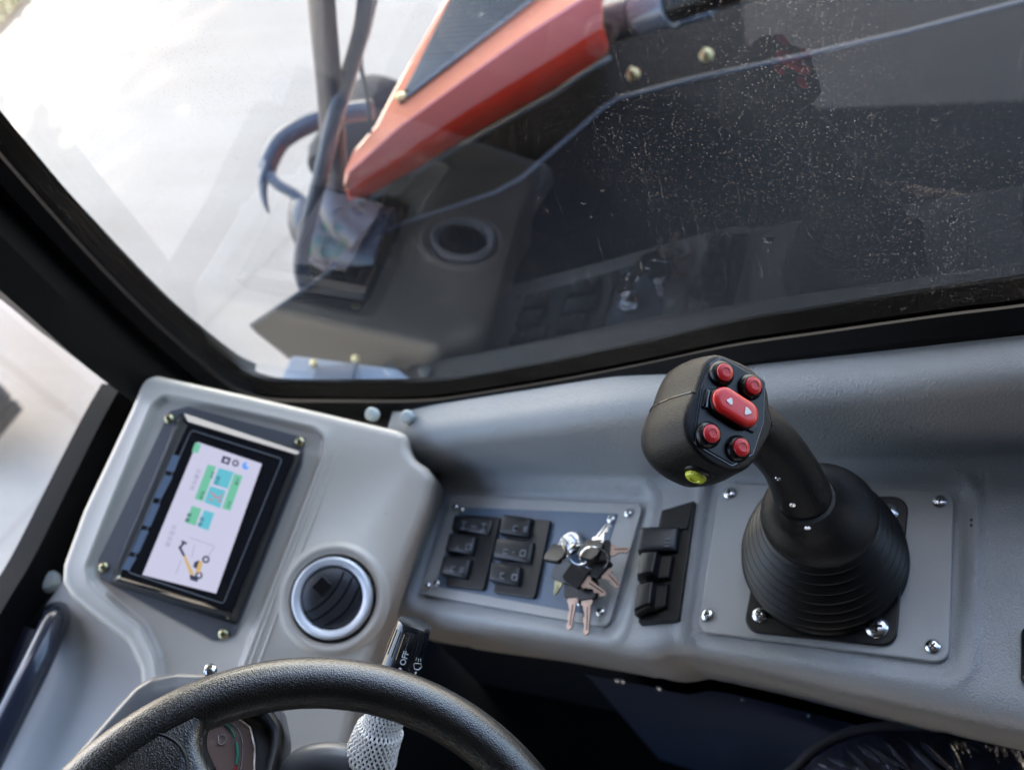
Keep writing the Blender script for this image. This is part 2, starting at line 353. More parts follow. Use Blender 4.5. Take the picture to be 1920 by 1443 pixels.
for k, (dist, off, zc, rx, rz, nl, lab) in enumerate([
        (6.5, 0.1, 4.8, 3.55, 2.2, 26000, 'broad leafy tree in front of the machine beyond the grass verge')]):
    p = hd * dist + pd * off; tree(p[0], p[1], zc, rx, rz, nl, k + 3, lab)

# ------------------------------------------------------------------ cab shell
YG = .455                                             # plane of the side glass
cab = empty('cab', (0, 0, -.78), 'enclosed operator cab of the machine, black pillars and grey headliner around the seat', 'cab')
def cabbox(name, x0, x1, y0, y1, z0, z1, m, bev=.01): return prism(name, [(x0, y0, z1), (x1, y0, z1), (x1, y1, z1), (x0, y1, z1)], (0, 0, z0 - z1), m, cab, bevel=bev)
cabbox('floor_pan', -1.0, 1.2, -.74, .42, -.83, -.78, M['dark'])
cabbox('roof', -1.15, 1.25, -.9, .50, .98, 1.05, M['roof'], .02)
cabbox('door_step', -1.0, -.30, -.86, -.772, -.83, -.75, M['pillar'])
cabbox('door_light_block', -1.0, -.36, -.86, -.82, -.74, .98, M['pillar'])  # solid unseen door side, added to keep out light from the left
cabbox('door_light_block_rear', -.355, 1.15, -.86, -.82, -.20, .98, M['pillar'])  # unseen panel closing the door window to darken the cab
cabbox('rear_wall', 1.2, 1.26, -.9, .5, -.78, .98, M['roof'])
cabbox('door_sill', -1.0, 1.2, -.77, -.743, -.83, -.765, M['pillar'])
for x, y in ((-1.0, -.86), (1.18, -.86), (1.1, .47)): cabbox('post', x - .03, x + .03, y - .03, y + .03, -.78, .98, M['pillar'])
# side window surround in the glass plane: inner edge traced round the lower front corner
win = [(-60, 195), (0, 262), (100, 378), (200, 490), (300, 592), (380, 664), (430, 705), (470, 728), (520, 737), (640, 738), (740, 738), (810, 735), (880, 725), (1032, 699), (1200, 666), (1366, 630), (1550, 602), (1765, 570), (1920, 550), (2200, 508), (2700, 432)]
wi = [PY(p, YG) for p in win]
top = wi[0] + (wi[0] - wi[1]) / np.linalg.norm(wi[0] - wi[1]) * 1.0; wi = [top] + catmull(wi, 4)
def offs(P, d, y):     # offset in XZ to the lower-front side
    P = np.array(P); t = np.gradient(P, axis=0); t /= np.linalg.norm(t, axis=1)[:, None]
    nrm = np.stack([t[:, 2], np.zeros(len(P)), -t[:, 0]], 1); s = np.sign((nrm @ np.array([-1, 0, -1])).sum())
    Q = P + nrm * s * d; Q[:, 1] = y; return Q
s0 = offs(wi, .010, YG - .001); s1 = offs(wi, -.001, YG - .012); s2 = offs(wi, .010, YG - .022); s3 = offs(wi, .026, YG - .020); s4 = offs(wi, .060, YG - .008); s5 = offs(wi, .065, YG + .03); s6 = offs(wi, .016, YG + .03)
v, f = loft_vf([s0, s1, s2, s3, s4, s5, s6], caps=False, closed=False)
obj('window_surround', v, f, M['frameblack'], cab)
# front corner pillar, from side window surround to the windscreen edge
pl = catmull([PX(p, -.83) for p in [(228, 722), (210, 705), (100, 640), (0, 560), (-120, 470), (-300, 345)]], 5)
pr = [PY(p, YG - .006) for p in [(470, 762), (420, 735), (300, 640), (150, 495), (0, 340), (-150, 170)]]; pr = catmull(pr, 5)
pm = [PY(p, YG - .05) for p in [(330, 770), (300, 735), (200, 640), (80, 520), (-60, 380), (-240, 200)]]; pm = catmull(pm, 5)
pm2 = [(a * .4 + b * .6) + np.array([.02, -.03, 0]) for a, b in zip(pl, pm)]
def up_(P): P = list(P); d = P[-1] - P[-4]; d = d / d[2]; return P + [P[-1] + d * (.99 - P[-1][2])]
pl, pr, pm, pm2 = up_(pl), up_(pr), up_(pm), up_(pm2)
out = [p + np.array([-.03, .10, 0]) for p in pl]; outr = [p + np.array([-.02, .06, 0]) for p in pr]
v, f = loft_vf([pl, pm2, pm, pr, outr, out], caps=False, closed=False); obj('corner_pillar', v, f, M['pillar'], cab, angle=25)
# lower frame of the windscreen running down the left edge of the picture
XW = -.83
a = catmull([PX(p, XW) for p in [(228, 722), (190, 790), (120, 930), (60, 1050), (0, 1150), (-120, 1360)]], 5)
b = [p + np.array([.006, 0, 0]) for p in catmull([PX(p, XW) for p in [(265, 735), (238, 800), (165, 960), (110, 1070), (40, 1180), (-90, 1400)]], 5)]
c_ = [p + np.array([.035, 0, -.012]) for p in catmull([PX(p, XW) for p in [(285, 745), (255, 830), (180, 990), (125, 1100), (60, 1225), (-50, 1420)]], 5)]
d_ = [p + np.array([0, 0, -.06]) for p in c_]; o_ = [p + np.array([-.03, 0, .0]) for p in a]; o2 = [p + np.array([-.03, 0, -.08]) for p in a]
v, f = loft_vf([o2, o_, a, b, c_, d_], caps=False, closed=False); obj('windscreen_frame', v, f, M['frameblack'], cab, angle=25)

# glass ------------------------------------------------------------------
def glass_mat(name, dirt, tint=(.86, .9, .9)):
    m = bpy.data.materials.new(name); m.use_nodes = True; n = m.node_tree; n.nodes.clear(); L = n.links
    out = n.nodes.new('ShaderNodeOutputMaterial'); tr = n.nodes.new('ShaderNodeBsdfTransparent'); tr.inputs[0].default_value = (*tint, 1)
    gl = n.nodes.new('ShaderNodeBsdfGlossy'); gl.inputs['Roughness'].default_value = 0.0; gl.inputs['Color'].default_value = (1, .97, .93, 1)
    lw = n.nodes.new('ShaderNodeLayerWeight'); lw.inputs[0].default_value = .5
    def ma(op, a, b=None, c=None):
        q = n.nodes.new('ShaderNodeMath'); q.operation = op
        for i, x in enumerate((a, b, c)):
            if x is None: continue
            if isinstance(x, (int, float)): q.inputs[i].default_value = x
            else: L.new(x, q.inputs[i])
        return q.outputs[0]
    fr = ma('MULTIPLY_ADD', ma('POWER', lw.outputs['Facing'], 3.6), .78, .055)
    mx = n.nodes.new('ShaderNodeMixShader'); L.new(fr, mx.inputs[0]); L.new(tr.outputs[0], mx.inputs[1]); L.new(gl.outputs[0], mx.inputs[2])
    cur = mx.outputs[0]
    if dirt:
        tc = n.nodes.new('ShaderNodeTexCoord')
        def noise(scale, mp=(1, 1, 1), det=4, dist=0.0):
            a = n.nodes.new('ShaderNodeMapping'); a.inputs['Scale'].default_value = mp; t = n.nodes.new('ShaderNodeTexNoise')
            t.inputs['Scale'].default_value = scale; t.inputs['Detail'].default_value = det; t.inputs['Distortion'].default_value = dist
            L.new(tc.outputs['Object'], a.inputs[0]); L.new(a.outputs[0], t.inputs['Vector']); return t.outputs[0]
        def vor(scale, feat='F1'):
            t = n.nodes.new('ShaderNodeTexVoronoi'); t.inputs['Scale'].default_value = scale; t.feature = feat; L.new(tc.outputs['Object'], t.inputs['Vector']); return t
        def rng_(x, lo, hi, clamp=True):
            q = n.nodes.new('ShaderNodeMapRange'); q.inputs['From Min'].default_value = lo; q.inputs['From Max'].default_value = hi; L.new(x, q.inputs['Value']); return q.outputs[0]
        v1 = vor(430); sp = rng_(v1.outputs['Distance'], .30, .14); pick = rng_(v1.outputs['Color'], .15, .75); dens = rng_(noise(7, det=3), .40, .66)
        specks = ma('MULTIPLY', ma('MULTIPLY', sp, pick), dens)
        v2 = vor(120); ringo = ma('MULTIPLY', rng_(v2.outputs['Distance'], .24, .30), rng_(v2.outputs['Distance'], .38, .32)); pick2 = rng_(v2.outputs['Color'], .72, .8)
        arc = rng_(noise(300, det=1), .5, .6); rings = ma('MULTIPLY', ma('MULTIPLY', ringo, pick2), ma('MULTIPLY', arc, rng_(noise(9, det=2), .45, .6)))
        st = rng_(noise(420, (1, 1, .02), 2, .15), .60, .68); brk = rng_(noise(160, (1, 1, .5), 3), .45, .6); stm = rng_(noise(5, (1, 1, .6), 2), .42, .6)
        streak = ma('MULTIPLY', ma('MULTIPLY', st, brk), stm)
        mask = ma('MAXIMUM', ma('MULTIPLY', specks, .22), ma('MAXIMUM', ma('MULTIPLY', rings, .10), ma('MULTIPLY', streak, .05)))
        film = ma('MULTIPLY_ADD', noise(6, det=6), .008, .001)
        mask = ma('ADD', mask, film); mask = ma('MINIMUM', mask, .8)
        df = n.nodes.new('ShaderNodeBsdfDiffuse'); df.inputs[0].default_value = (.62, .58, .52, 1)
        tl = n.nodes.new('ShaderNodeBsdfTranslucent'); tl.inputs[0].default_value = (.62, .58, .52, 1)
        dm = n.nodes.new('ShaderNodeMixShader'); dm.inputs[0].default_value = .5; L.new(df.outputs[0], dm.inputs[1]); L.new(tl.outputs[0], dm.inputs[2])
        m2 = n.nodes.new('ShaderNodeMixShader'); L.new(mask, m2.inputs[0]); L.new(cur, m2.inputs[1]); L.new(dm.outputs[0], m2.inputs[2]); cur = m2.outputs[0]
    L.new(cur, out.inputs[0]); return m
zt = .97
glb = [np.array([p[0], YG, p[2]]) for p in offs(wi, .006, YG)]
glp = [p for p in glb] + [np.array([.5, YG, zt])]
glp = [p for p in glp if p[2] <= zt + 1e-6]
gv = [(p[0], YG, p[2]) for p in glp]; gpoly = [np.array(g) for g in gv]
first = gpoly[0]; gpoly = [np.array([first[0], YG, zt])] + gpoly
tag(prism('side_window', gpoly, (0, .0, 0.0001) if False else (0, .004, 0), glass_mat('dusty_side_glass', True), smooth=False), 'large dusty side window pane with dried drip marks and specks, above the grey console', 'window')
sg = bpy.data.objects['side_window']
# single refracting sheet: keep only the cab-side face and the thin rim so reflections are not doubled
bm = bmesh.new(); bm.from_mesh(sg.data)
for f_ in [f_ for f_ in bm.faces if f_.calc_center_median().y > YG + .0005]: bm.faces.remove(f_)
bm.to_mesh(sg.data); bm.free()
wsc = prism('windscreen', [(-.846, -.80, zt), (-.846, .40, zt), (-.846, .40, -.10), (-.846, -.80, -.35)], (-.004, 0, 0), glass_mat('clear_windscreen_glass', False, (.97, .97, .96)), smooth=False)
bm = bmesh.new(); bm.from_mesh(wsc.data)
for f_ in [f_ for f_ in bm.faces if f_.calc_center_median().x < -.8465]: bm.faces.remove(f_)
bm.to_mesh(wsc.data); bm.free()
tag(wsc, 'clear windscreen pane left of the black corner pillar', 'windscreen')

# ------------------------------------------------------------------ side console (grey moulding)
console = empty('side_console', (-.15, .25, -.45), 'long grey grained side console running under the side window, carrying the joystick and switches', 'console')
def line(pxs, fn): 
    P = np.array([fn(p) for p in pxs]); return P[np.argsort(P[:, 0])]
lip = line([(560, 1120), (700, 1146), (800, 1160), (960, 1178), (1130, 1205), (1180, 1216), (1225, 1222), (1262, 1210), (1300, 1214), (1450, 1246), (1600, 1282), (1780, 1322), (1920, 1352), (2200, 1410)], lambda p: PF(p))
fend = line([(560, 915), (700, 912), (830, 905), (960, 907), (1130, 908), (1220, 908), (1262, 893), (1300, 886), (1450, 880), (1650, 876), (1800, 872), (1920, 868), (2200, 850)], lambda p: PF(p))
frm = line([(450, 772), (640, 773), (760, 773), (830, 764), (1000, 738), (1150, 713), (1300, 694), (1451, 676), (1700, 650), (1920, 625), (2200, 590)], lambda p: PY(p, YG - .02))
def li(L, X, k): return np.interp(X, L[:, 0], L[:, k])
xs = np.arange(-.50, .27, .0021)
joyQ = [PF(p)[:2] for p in [(1338, 893), (1806, 911), (1794, 1262), (1294, 1196)]]
swQ = [PF(p)[:2] for p in [(838, 918), (1214, 930), (1152, 1188), (776, 1126)]]
def cross(X):
    k = 1; yl = li(lip, X, 1); ye = li(fend, X, 1); z = float(zf(X)); zs = li(frm, X, 2) - .004
    k2 = .02
    pts = [(yl + .095, z - .22), (yl + .032, z - .20), (yl - .006, z), (ye, z), (min(ye + .055, YG - .055), zs), (YG - .012, zs + .004)]
    rr = [0, .03, .022, .022, .032, 0]; segs = [1, 8, 9, 10, 12, 1]; out = []
    P = [np.array(p, float) for p in pts]
    for i in range(len(P)):
        if rr[i] == 0: out.append([P[i]]); continue
        a, b, c = P[i - 1], P[i], P[i + 1]; u = a - b; v = c - b; lu, lv = np.linalg.norm(u), np.linalg.norm(v); u /= lu; v /= lv
        ang = math.acos(float(np.clip(u @ v, -1, 1))); t = min(rr[i] / math.tan(ang / 2), lu * .46, lv * .46); s = segs[i]
        p0 = b + u * t; p1 = b + v * t
        out.append([(1 - q) ** 2 * p0 + 2 * q * (1 - q) * b + q * q * p1 for q in np.linspace(0, 1, s)])
    cnt = [14, 10, 110, 8, 6]; res = []
    for i in range(len(out)):
        res += out[i]
        if i < len(out) - 1:
            A, B = out[i][-1], out[i + 1][0]
            res += [A + (B - A) * t for t in np.linspace(0, 1, cnt[i] + 2)[1:-1]]
    return np.array(res)
G = np.array([np.c_[np.full(len(cross(X)), X), cross(X)] for X in xs])
# smooth the height of the facet change along X
for _ in range(26): G[1:-1, :, 1:] = .25 * G[:-2, :, 1:] + .5 * G[1:-1, :, 1:] + .25 * G[2:, :, 1:]
dj = sdf_poly(G[..., 0], G[..., 1], rpoly(joyQ, .012)); ds = sdf_poly(G[..., 0], G[..., 1], rpoly(swQ, .010))
for d_, dep in ((dj, .0030), (ds, .0040)):
    hh = -dep * sst((.0045 - d_) / .005) + .0022 * np.exp(-((d_ - .0095) / .0042) ** 2)
    hh = np.where(d_ < .03, hh, 0); G[..., 2] += hh
# diagonal step between the two console sections
nX, nY = G.shape[:2]; idx = np.arange(nX * nY).reshape(nX, nY)
fc = np.stack([idx[:-1, :-1], idx[:-1, 1:], idx[1:, 1:], idx[1:, :-1]], -1).reshape(-1, 4).tolist()
obj('trim', G.reshape(-1, 3), fc, M['trim'], console, angle=60, recalc=False)
# little fasteners on the shaded side of the console
sk_ = [(X, float(li(lip, X, 1)) + .026, float(zf(X)) - .215) for X in np.linspace(-.30, .5, 40)]
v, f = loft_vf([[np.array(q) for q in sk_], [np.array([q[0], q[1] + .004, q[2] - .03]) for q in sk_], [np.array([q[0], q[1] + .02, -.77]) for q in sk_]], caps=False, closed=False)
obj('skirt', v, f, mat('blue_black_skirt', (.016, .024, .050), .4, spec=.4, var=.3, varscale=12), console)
for i, X in enumerate((-.262, -.255, -.212, -.125, -.06, -.02)):
    P = np.array([X, float(li(lip, X, 1)) + .028, float(zf(X)) - .224 - (.012 if i > 2 else 0)]); screw(console, P, (0, -1, .25), .0034 if i < 3 else .0026, M['zinc'] if i < 3 else M['steelr'], h=.002)
for p in ((696, 776), (763, 781)):
    P = PY(p, YG - .03); lathe('fastener_cap', [(.0072, -.006), (.0072, .001), (.0055, .0028), (0, .0034)], P, (0, -.35, .9), M['cap'], console, n=24)
# dark kick panel below the lip and footwell
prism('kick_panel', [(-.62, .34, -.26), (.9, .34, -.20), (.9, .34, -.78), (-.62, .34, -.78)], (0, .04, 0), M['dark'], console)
# two raised rivets on the trim at right
for p in ((1822, 975), (1822, 985)):
    P = PF(p, .0006); lathe('trim_plug', [(.0014, 0), (.0014, .0008), (0, .0012)], P, (0, 0, 1), M['black'], console, n=12)
# black grip right edge of the picture
prism('rear_socket', rpoly([PF(p, .006) for p in [(1916, 1170), (2010, 1170), (2010, 1290), (1916, 1280)]], .006), (0, 0, -.012), M['black'], console, bevel=.003)

# ------------------------------------------------------------------ joystick
NJ = np.array([-.15, 0, 1.0]); NJ /= np.linalg.norm(NJ)
BJ = PF((1545, 1052)); PJ = Plane(BJ, NJ)
jp = empty('joystick_plate', BJ, 'grey rectangular mounting plate with four cross-head screws under the joystick', 'plate')
def onj(p, h=0): return PJ.pt(p, h)
prism('plate', rpoly([onj(p, .0016) for p in [(1350, 904), (1790, 922), (1779, 1243), (1307, 1183)]], .010), -NJ * .005, M['plate'], jp, bevel=.0015)
for i, p in enumerate([(1368, 925), (1763, 940), (1749, 1212), (1327, 1153)]): screw(jp, onj(p, .0017), NJ, .0056, M['zinc'], .3 + i * 1.1, h=.0028)
joy = empty('joystick', onj((1545, 1052), .0018), 'black multi-button joystick with red buttons and a ribbed rubber boot', 'joystick')
prism('base_flange', rpoly([onj(p, .0052) for p in [(1440, 930), (1704, 929), (1680, 1212), (1392, 1182)]], .012), -NJ * .0034, M['rubber'], joy, bevel=.0012)
for p, r in (((1667, 961), .0076), ((1425, 1153), .0064), ((1644, 1176), .0086)): screw(joy, onj(p, .0053), NJ, r, M['zinc'], .7 + p[0], h=.0035)
# bellows boot
AJ = np.array([-.015, -.01, 1.0]); AJ /= np.linalg.norm(AJ)      # the boot stands upright on its sloping plate
CB = PJ.xyz((0, 0), .001)
def Pjc(h): return CB + AJ * h
prof = []; rings = 8
hs_ = np.linspace(.004, .083, rings + 1); rr_ = [.0612, .0610, .0592, .0565, .0533, .0498, .0460, .0422, .0388]
prof.append((.055, -.006)); prof.append((.0590, .0005))
for i in range(rings):
    r0, r1, h0, h1 = rr_[i], rr_[i + 1], hs_[i], hs_[i + 1]
    for q in np.linspace(0, 1, 9)[:-1]:
        prof.append((r0 + (r1 - r0) * q + .0058 * (math.sin(math.pi * q) ** .5 - .66), h0 + (h1 - h0) * q + .001 * math.sin(2 * math.pi * q)))
prof.append((.037, .084)); prof.append((.0, .084))
lathe('boot', prof, CB, AJ, M['rubber'], joy, n=96, angle=70)
# smooth collar cone + grip path
cz = .0825
CC = PJ.pt((1543, 972), cz) * 1.0
CC = Pjc(cz)
gq = PD((1512, 945), .668); sh_ = gq - (CC + AJ * ((gq - CC) @ AJ)); cu_, cv_, _n = frame(AJ)
csec = []
for r_, h_ in [(.0390, .000), (.0408, .0015), (.0410, .006), (.0398, .0092), (.0372, .0130), (.0335, .0170), (.0295, .0210), (.0260, .0255), (.0235, .0310), (.0215, .0375), (.0195, .045)]:
    o_ = CC + AJ * h_ + sh_ * min(1, max(0, (h_ - .006) / .031)) ** 1.1
    csec.append([o_ + (cu_ * math.cos(a) + cv_ * math.sin(a)) * r_ for a in np.linspace(0, 2 * math.pi, 72, endpoint=False)])
v, f = loft_vf(csec); obj('collar', v, f, M['blackgrain'], joy, angle=60)
def PDn(p, d): return PD(p, d)
gp = [PD((1520, 990), .686), PD((1514, 955), .672), PD((1499, 914), .659), PD((1476, 868), .646), PD((1437, 822), .630), PD((1395, 792), .622)]
gr = [.0205, .0203, .0192, .0176, .0176, .0190]
gp = catmull(gp, 7); gr = list(np.interp(np.linspace(0, 5, len(gp)), range(6), gr))
tube('grip', gp, gr, M['blackgrain'], joy, n=40, flat=.98, angle=60)
# seam line around grip: thin dark bead
bpy.context.view_layer.update(); dg_ = bpy.context.evaluated_depsgraph_get()
for p, r in (((1458, 897), .0017), ((1486, 946), .0013), ((1514, 989), .0014)):
    dv_ = ray(p) / np.linalg.norm(ray(p)); ok_, loc_, nor_, *_r = sc.ray_cast(dg_, Vector(C + dv_ * .35), Vector(dv_))
    if ok_: P = np.array(loc_); lathe('grip_screw', [(r * 1.5, -.001), (r * 1.5, .0002), (r * 1.05, .0002), (r, .0003), (r * .9, .0008), (r * .3, .0009), (0, .0004)], P, np.array(nor_), M['zinc'], joy, n=18)
# head
fw = R[:, 2]; rt = R[:, 0]; dn = R[:, 1]
FC = PD((1370, 775), .585)
view = (C - FC) / np.linalg.norm(C - FC)
nh = view * math.cos(.56) + (rt * .93 - dn * .36) * math.sin(.56); nh /= np.linalg.norm(nh)
HP = Plane(FC, nh, up=-dn)
face = [(1337, 664), (1352, 664), (1374, 672), (1404, 686), (1430, 709), (1441, 733), (1445, 764), (1451, 792), (1448, 810), (1429, 845), (1413, 869), (1394, 883), (1368, 886), (1340, 876), (1314, 858), (1298, 840), (1286, 818), (1282, 788), (1290, 755), (1303, 728), (1314, 696), (1324, 674)]
fuv = resample(catmull([HP.px(p) for p in face], 6, True), 72)
cen = fuv.mean(0)
def sec(uvs, h): return [HP.xyz(q, h) for q in uvs]
def sc_(uvs, s, dx=0, dy=0, sy=None): return (uvs - cen) * [s, sy or s] + cen + [dx, dy]
secs = [sec(inset(fuv, .0035), .0004), sec(inset(fuv, .0018), 0), sec(inset(fuv, .0006), -.0012), sec(fuv, -.003),
        sec(sc_(fuv, 1.03, -.0010), -.010), sec(sc_(fuv, 1.07, -.0025, -.0005), -.020), sec(sc_(fuv, 1.08, -.004, -.001), -.030), sec(sc_(fuv, 1.05, -.005, -.001), -.040),
        sec(sc_(fuv, .97, -.005, -.001), -.048), sec(sc_(fuv, .82, -.005, -.001), -.055), sec(sc_(fuv, .60, -.004), -.0605), sec(sc_(fuv, .3, -.003), -.063)]
v, f = loft_vf(secs); head = obj('head', v, f, M['blackgrain'], joy, angle=50)
# parting seam across the head side
def surf_line(k0, off=.0003):
    return [np.array(s[k0]) + (np.array(s[k0]) - HP.xyz(cen, -.03)) / np.linalg.norm(np.array(s[k0]) - HP.xyz(cen, -.03)) * off for s in secs[1:11]]
kk = int(np.argmin([np.linalg.norm(q - HP.px((1303, 735))) for q in fuv]))
kr = int(np.argmin([np.linalg.norm(q - HP.px((1451, 800))) for q in fuv]))
tube('seam', surf_line(kk), .0004, M['gloss'], head, n=6); tube('seam', surf_line(kr), .0004, M['gloss'], head, n=6)
# button panel
pan = [(1330, 684), (1352, 672), (1432, 716), (1429, 792), (1410, 850), (1372, 872), (1330, 848), (1301, 830), (1304, 795), (1314, 730)]
pu = rpoly([HP.xyz(HP.px(p), .0016) for p in pan], .0025, 4)
panel_o = prism('button_panel', pu, -nh * .003, M['black'], head, bevel=.0006)
def grow(P, s): c0 = np.mean(P, 0); return [c0 + (np.array(p) - c0) * s for p in P]
pu2 = grow(rpoly([HP.xyz(HP.px(p), .0008) for p in pan], .0025, 4), 1.028)
prism('panel_gap', pu2, -nh * .002, M['gloss'], head, bevel=.0002)
def button(p, rb=.0083, rc=.0056, m='red'):
    # p: pixel of the red cap's top; step back along the axis to the panel
    top = HP.pt(p, .0072); O2 = top - nh * .0072
    sk = lathe('button_skirt', [(rb, .0008), (rb, .0022), (rb * .97, .0034), (rb * .90, .0046), (rb * .80, .0056), (rc * 1.08, .0060), (rc * 1.03, .0056)], O2, nh, M['black'], head, n=40)
    lathe('button_cap', [(rc, .0050), (rc, .0064), (rc * .95, .0070), (rc * .52, .0080), (rc * .48, .0080), (rc * .42, .0077), (0, .0076)], O2, nh, M[m], sk, n=40)
for p in ((1361, 697), (1415, 722), (1336, 812), (1392, 838)): button(p)
# rocker with two arrows
rc = [(1341, 742), (1361, 722), (1420, 752), (1428, 766), (1410, 800), (1395, 800), (1345, 770)]
def capsule(P0, P1, r, n=20):
    P0 = np.array(P0); P1 = np.array(P1); d = P1 - P0; a0 = math.atan2(d[1], d[0]); o = []
    for k in range(n + 1): a = a0 + math.pi / 2 + math.pi * k / n; o.append(P0 + r * np.array([math.cos(a), math.sin(a)]))
    for k in range(n + 1): a = a0 - math.pi / 2 + math.pi * k / n; o.append(P1 + r * np.array([math.cos(a), math.sin(a)]))
    return np.array(o)
HR = .0085
q0 = HP.uv(HP.pt((1363, 750), HR)); q1 = HP.uv(HP.pt((1401, 774), HR))
cap = capsule(q0, q1, .0086)
def rk(secs_, name, m, par, **kw): v, f = loft_vf(secs_); return obj(name, v, f, m, par, **kw)
base = capsule(q0, q1, .0093)
rsk = rk([sec(base, .001), sec(base, .0045), sec(inset(base, .0006), .0055)], 'rocker_base', M['black'], head)
rcap = rk([sec(inset(cap, .0002), .0050), sec(cap, .0070), sec(inset(cap, .0007), .0083), sec(inset(cap, .0020), .0090), sec(inset(cap, .0045), .0092)], 'rocker_cap', M['redr'], rsk)
for tri in ([(1361, 750), (1373, 744), (1374, 761)], [(1399, 760), (1411, 774), (1396, 778)]):
    prism('arrow', rpoly([HP.pt(p, .0097) for p in tri], .0008, 3), -nh * .0008, M['white'], rcap, smooth=False)
prism('rocker_frame', [HP.pt(p, .003) for p in [(1325, 728), (1336, 728), (1422, 800), (1414, 812), (1330, 768), (1317, 762)]], -nh * .0024, M['black'], head, bevel=.0008)
prism('rocker_slot', rpoly([HP.pt(p, .0042) for p in [(1327, 730), (1333, 730), (1328, 764), (1322, 764)]], .0006, 3), -nh * .004, M['gloss'], head, bevel=.0006)
# yellow button under the head
ya = (dn * .80 - rt * .25 + view * .40); ya /= np.linalg.norm(ya)
YB = PD((1305, 892), .586)
sk = lathe('side_button_skirt', [(.0115, -.012), (.0105, -.004), (.0088, -.0010), (.0070, 0)], YB, ya, M['black'], head, n=32)
lathe('side_button_cap', [(.0066, -.001), (.0066, .0010), (.0056, .0024), (.0032, .0028), (.0026, .0020), (.0011, .0022), (0, .0022)], YB, ya, M['yellow'], sk, n=32)

# ------------------------------------------------------------------ switch plate and rockers
SN = np.array([-.33, 0, 1.0]); SN /= np.linalg.norm(SN)
SP = Plane(PF((990, 1040)), SN)
swp = empty('switch_plate', SP.P0, 'grey and slate switch plate with zinc screws, holding two rocker blocks and the ignition', 'plate')
def ons(p, h=0): return SP.pt(p, h)
prism('plate', rpoly([ons(p, .0005) for p in [(850, 928), (1206, 944), (1140, 1176), (786, 1113)]], .008), -SN * .004, M['plate'], swp, bevel=.0012)
prism('slate_panel', rpoly([ons(p, .0012) for p in [(862, 950), (1158, 962), (1100, 1150), (815, 1098)]], .002), -SN * .002, M['blue'], swp, bevel=.0004)
for i, (p, r) in enumerate([((854, 950), .0042), ((866, 956), .0040), ((1146, 973), .0046), ((1178, 962), .0044), ((802, 1098), .0042), ((819, 1094), .0042), ((1126, 1147), .0046), ((1088, 1130), .0036)]):
    screw(swp, ons(p, .0013), SN, r, M['zinc'], i * .8, h=.0025)
def bil(Q, u, v): return (1 - v) * ((1 - u) * np.array(Q[0]) + u * np.array(Q[1])) + v * ((1 - u) * np.array(Q[3]) + u * np.array(Q[2]))
def rocker(par, Q, on, hi, nrm, u0=0., u1=1., icons=(), hmul=1.0):
    """convex rocker key: Q = TL,TR,BR,BL pixels, u across, hi = height at the left end"""
    secs_ = []
    N = 11; TT = [0, .035, .09, .2, .35, .5, .65, .8, .91, .965, 1]
    for i in range(N):
        t = TT[i]; u = u0 + (u1 - u0) * t
        h = (hi * (1 - .55 * t) + .0012 * math.sin(math.pi * t)) * hmul
        a = on(bil(Q, u, .03), 0); b = on(bil(Q, u, .97), 0)
        w_ = b - a; hh = h * (.5 if i in (0, N - 1) else .93 if i in (1, N - 2) else 1)
        secs_.append([a, a + nrm * hh * .8, a + w_ * .07 + nrm * hh, a + w_ * .3 + nrm * hh * 1.03, a + w_ * .7 + nrm * hh * 1.03, b - w_ * .07 + nrm * hh, b + nrm * hh * .8, b])
    v, f = loft_vf(secs_); o = obj('rocker', v, f, M['rocker'], par, angle=50)
    o.modifiers.new('b', 'BEVEL').width = .0006
    for (u, vv, w_, h_, kind) in icons:
        mb = MB(); cpx = bil(Q, u, vv); uq = (np.array(Q[1]) - np.array(Q[0])); lu = np.linalg.norm(uq); uq = uq / lu; vq = np.array(Q[3]) - np.array(Q[0]); vq = vq / np.linalg.norm(vq)
        t = (u - u0) / (u1 - u0); h = (hi * (1 - .55 * t) + .0012 * math.sin(math.pi * t)) * 1.04 * hmul + .0003
        def bar(cx, cy, a, b):
            c0 = cpx + uq * cx + vq * cy; mb.add(*prism_vf([on(c0 + uq * sx * a / 2 + vq * sy * b / 2, h) for sx, sy in ((-1, -1), (1, -1), (1, 1), (-1, 1))], -nrm * .0004))
        if kind == 'box':
            for q in (-1, 1): bar(0, q * h_ / 2, w_, 1.8); bar(q * w_ / 2, 0, 1.8, h_)
        elif kind == 'axle':
            bar(0, 0, 1.8, h_); bar(0, -h_ / 2, w_, 3); bar(0, h_ / 2, w_, 3)
        elif kind == 'dash':
            bar(0, 0, w_, 2.2)
        elif kind == 'bars':
            for q in (-1, 0, 1): bar(0, q * h_ / 2.4, w_, 1.8)
        elif kind == 'wave':
            bar(0, -h_ / 2, w_, 1.8); bar(0, h_ / 2, w_, 1.8); bar(-w_ / 2, 0, 1.8, h_)
        mb.build('symbol', M['white'] if par.get('bright') else M['whited'], o, smooth=False)
    return o
def swblock(label, outline, Qs, group):
    e = empty('rocker_switch_block', ons(outline[3]), label, 'switch', group)
    fr = prism('bezel', rpoly([ons(p, .0050) for p in outline], .003), -SN * .0045, M['black'], e, bevel=.0010)
    for j, (Q, u1, hi, ic) in enumerate(Qs):
        rocker(e, Q, lambda p, h: ons(p, h + .0045), hi, SN, 0, u1, ic)
    return e
g_sw = 'rocker switch blocks on the switch plate'
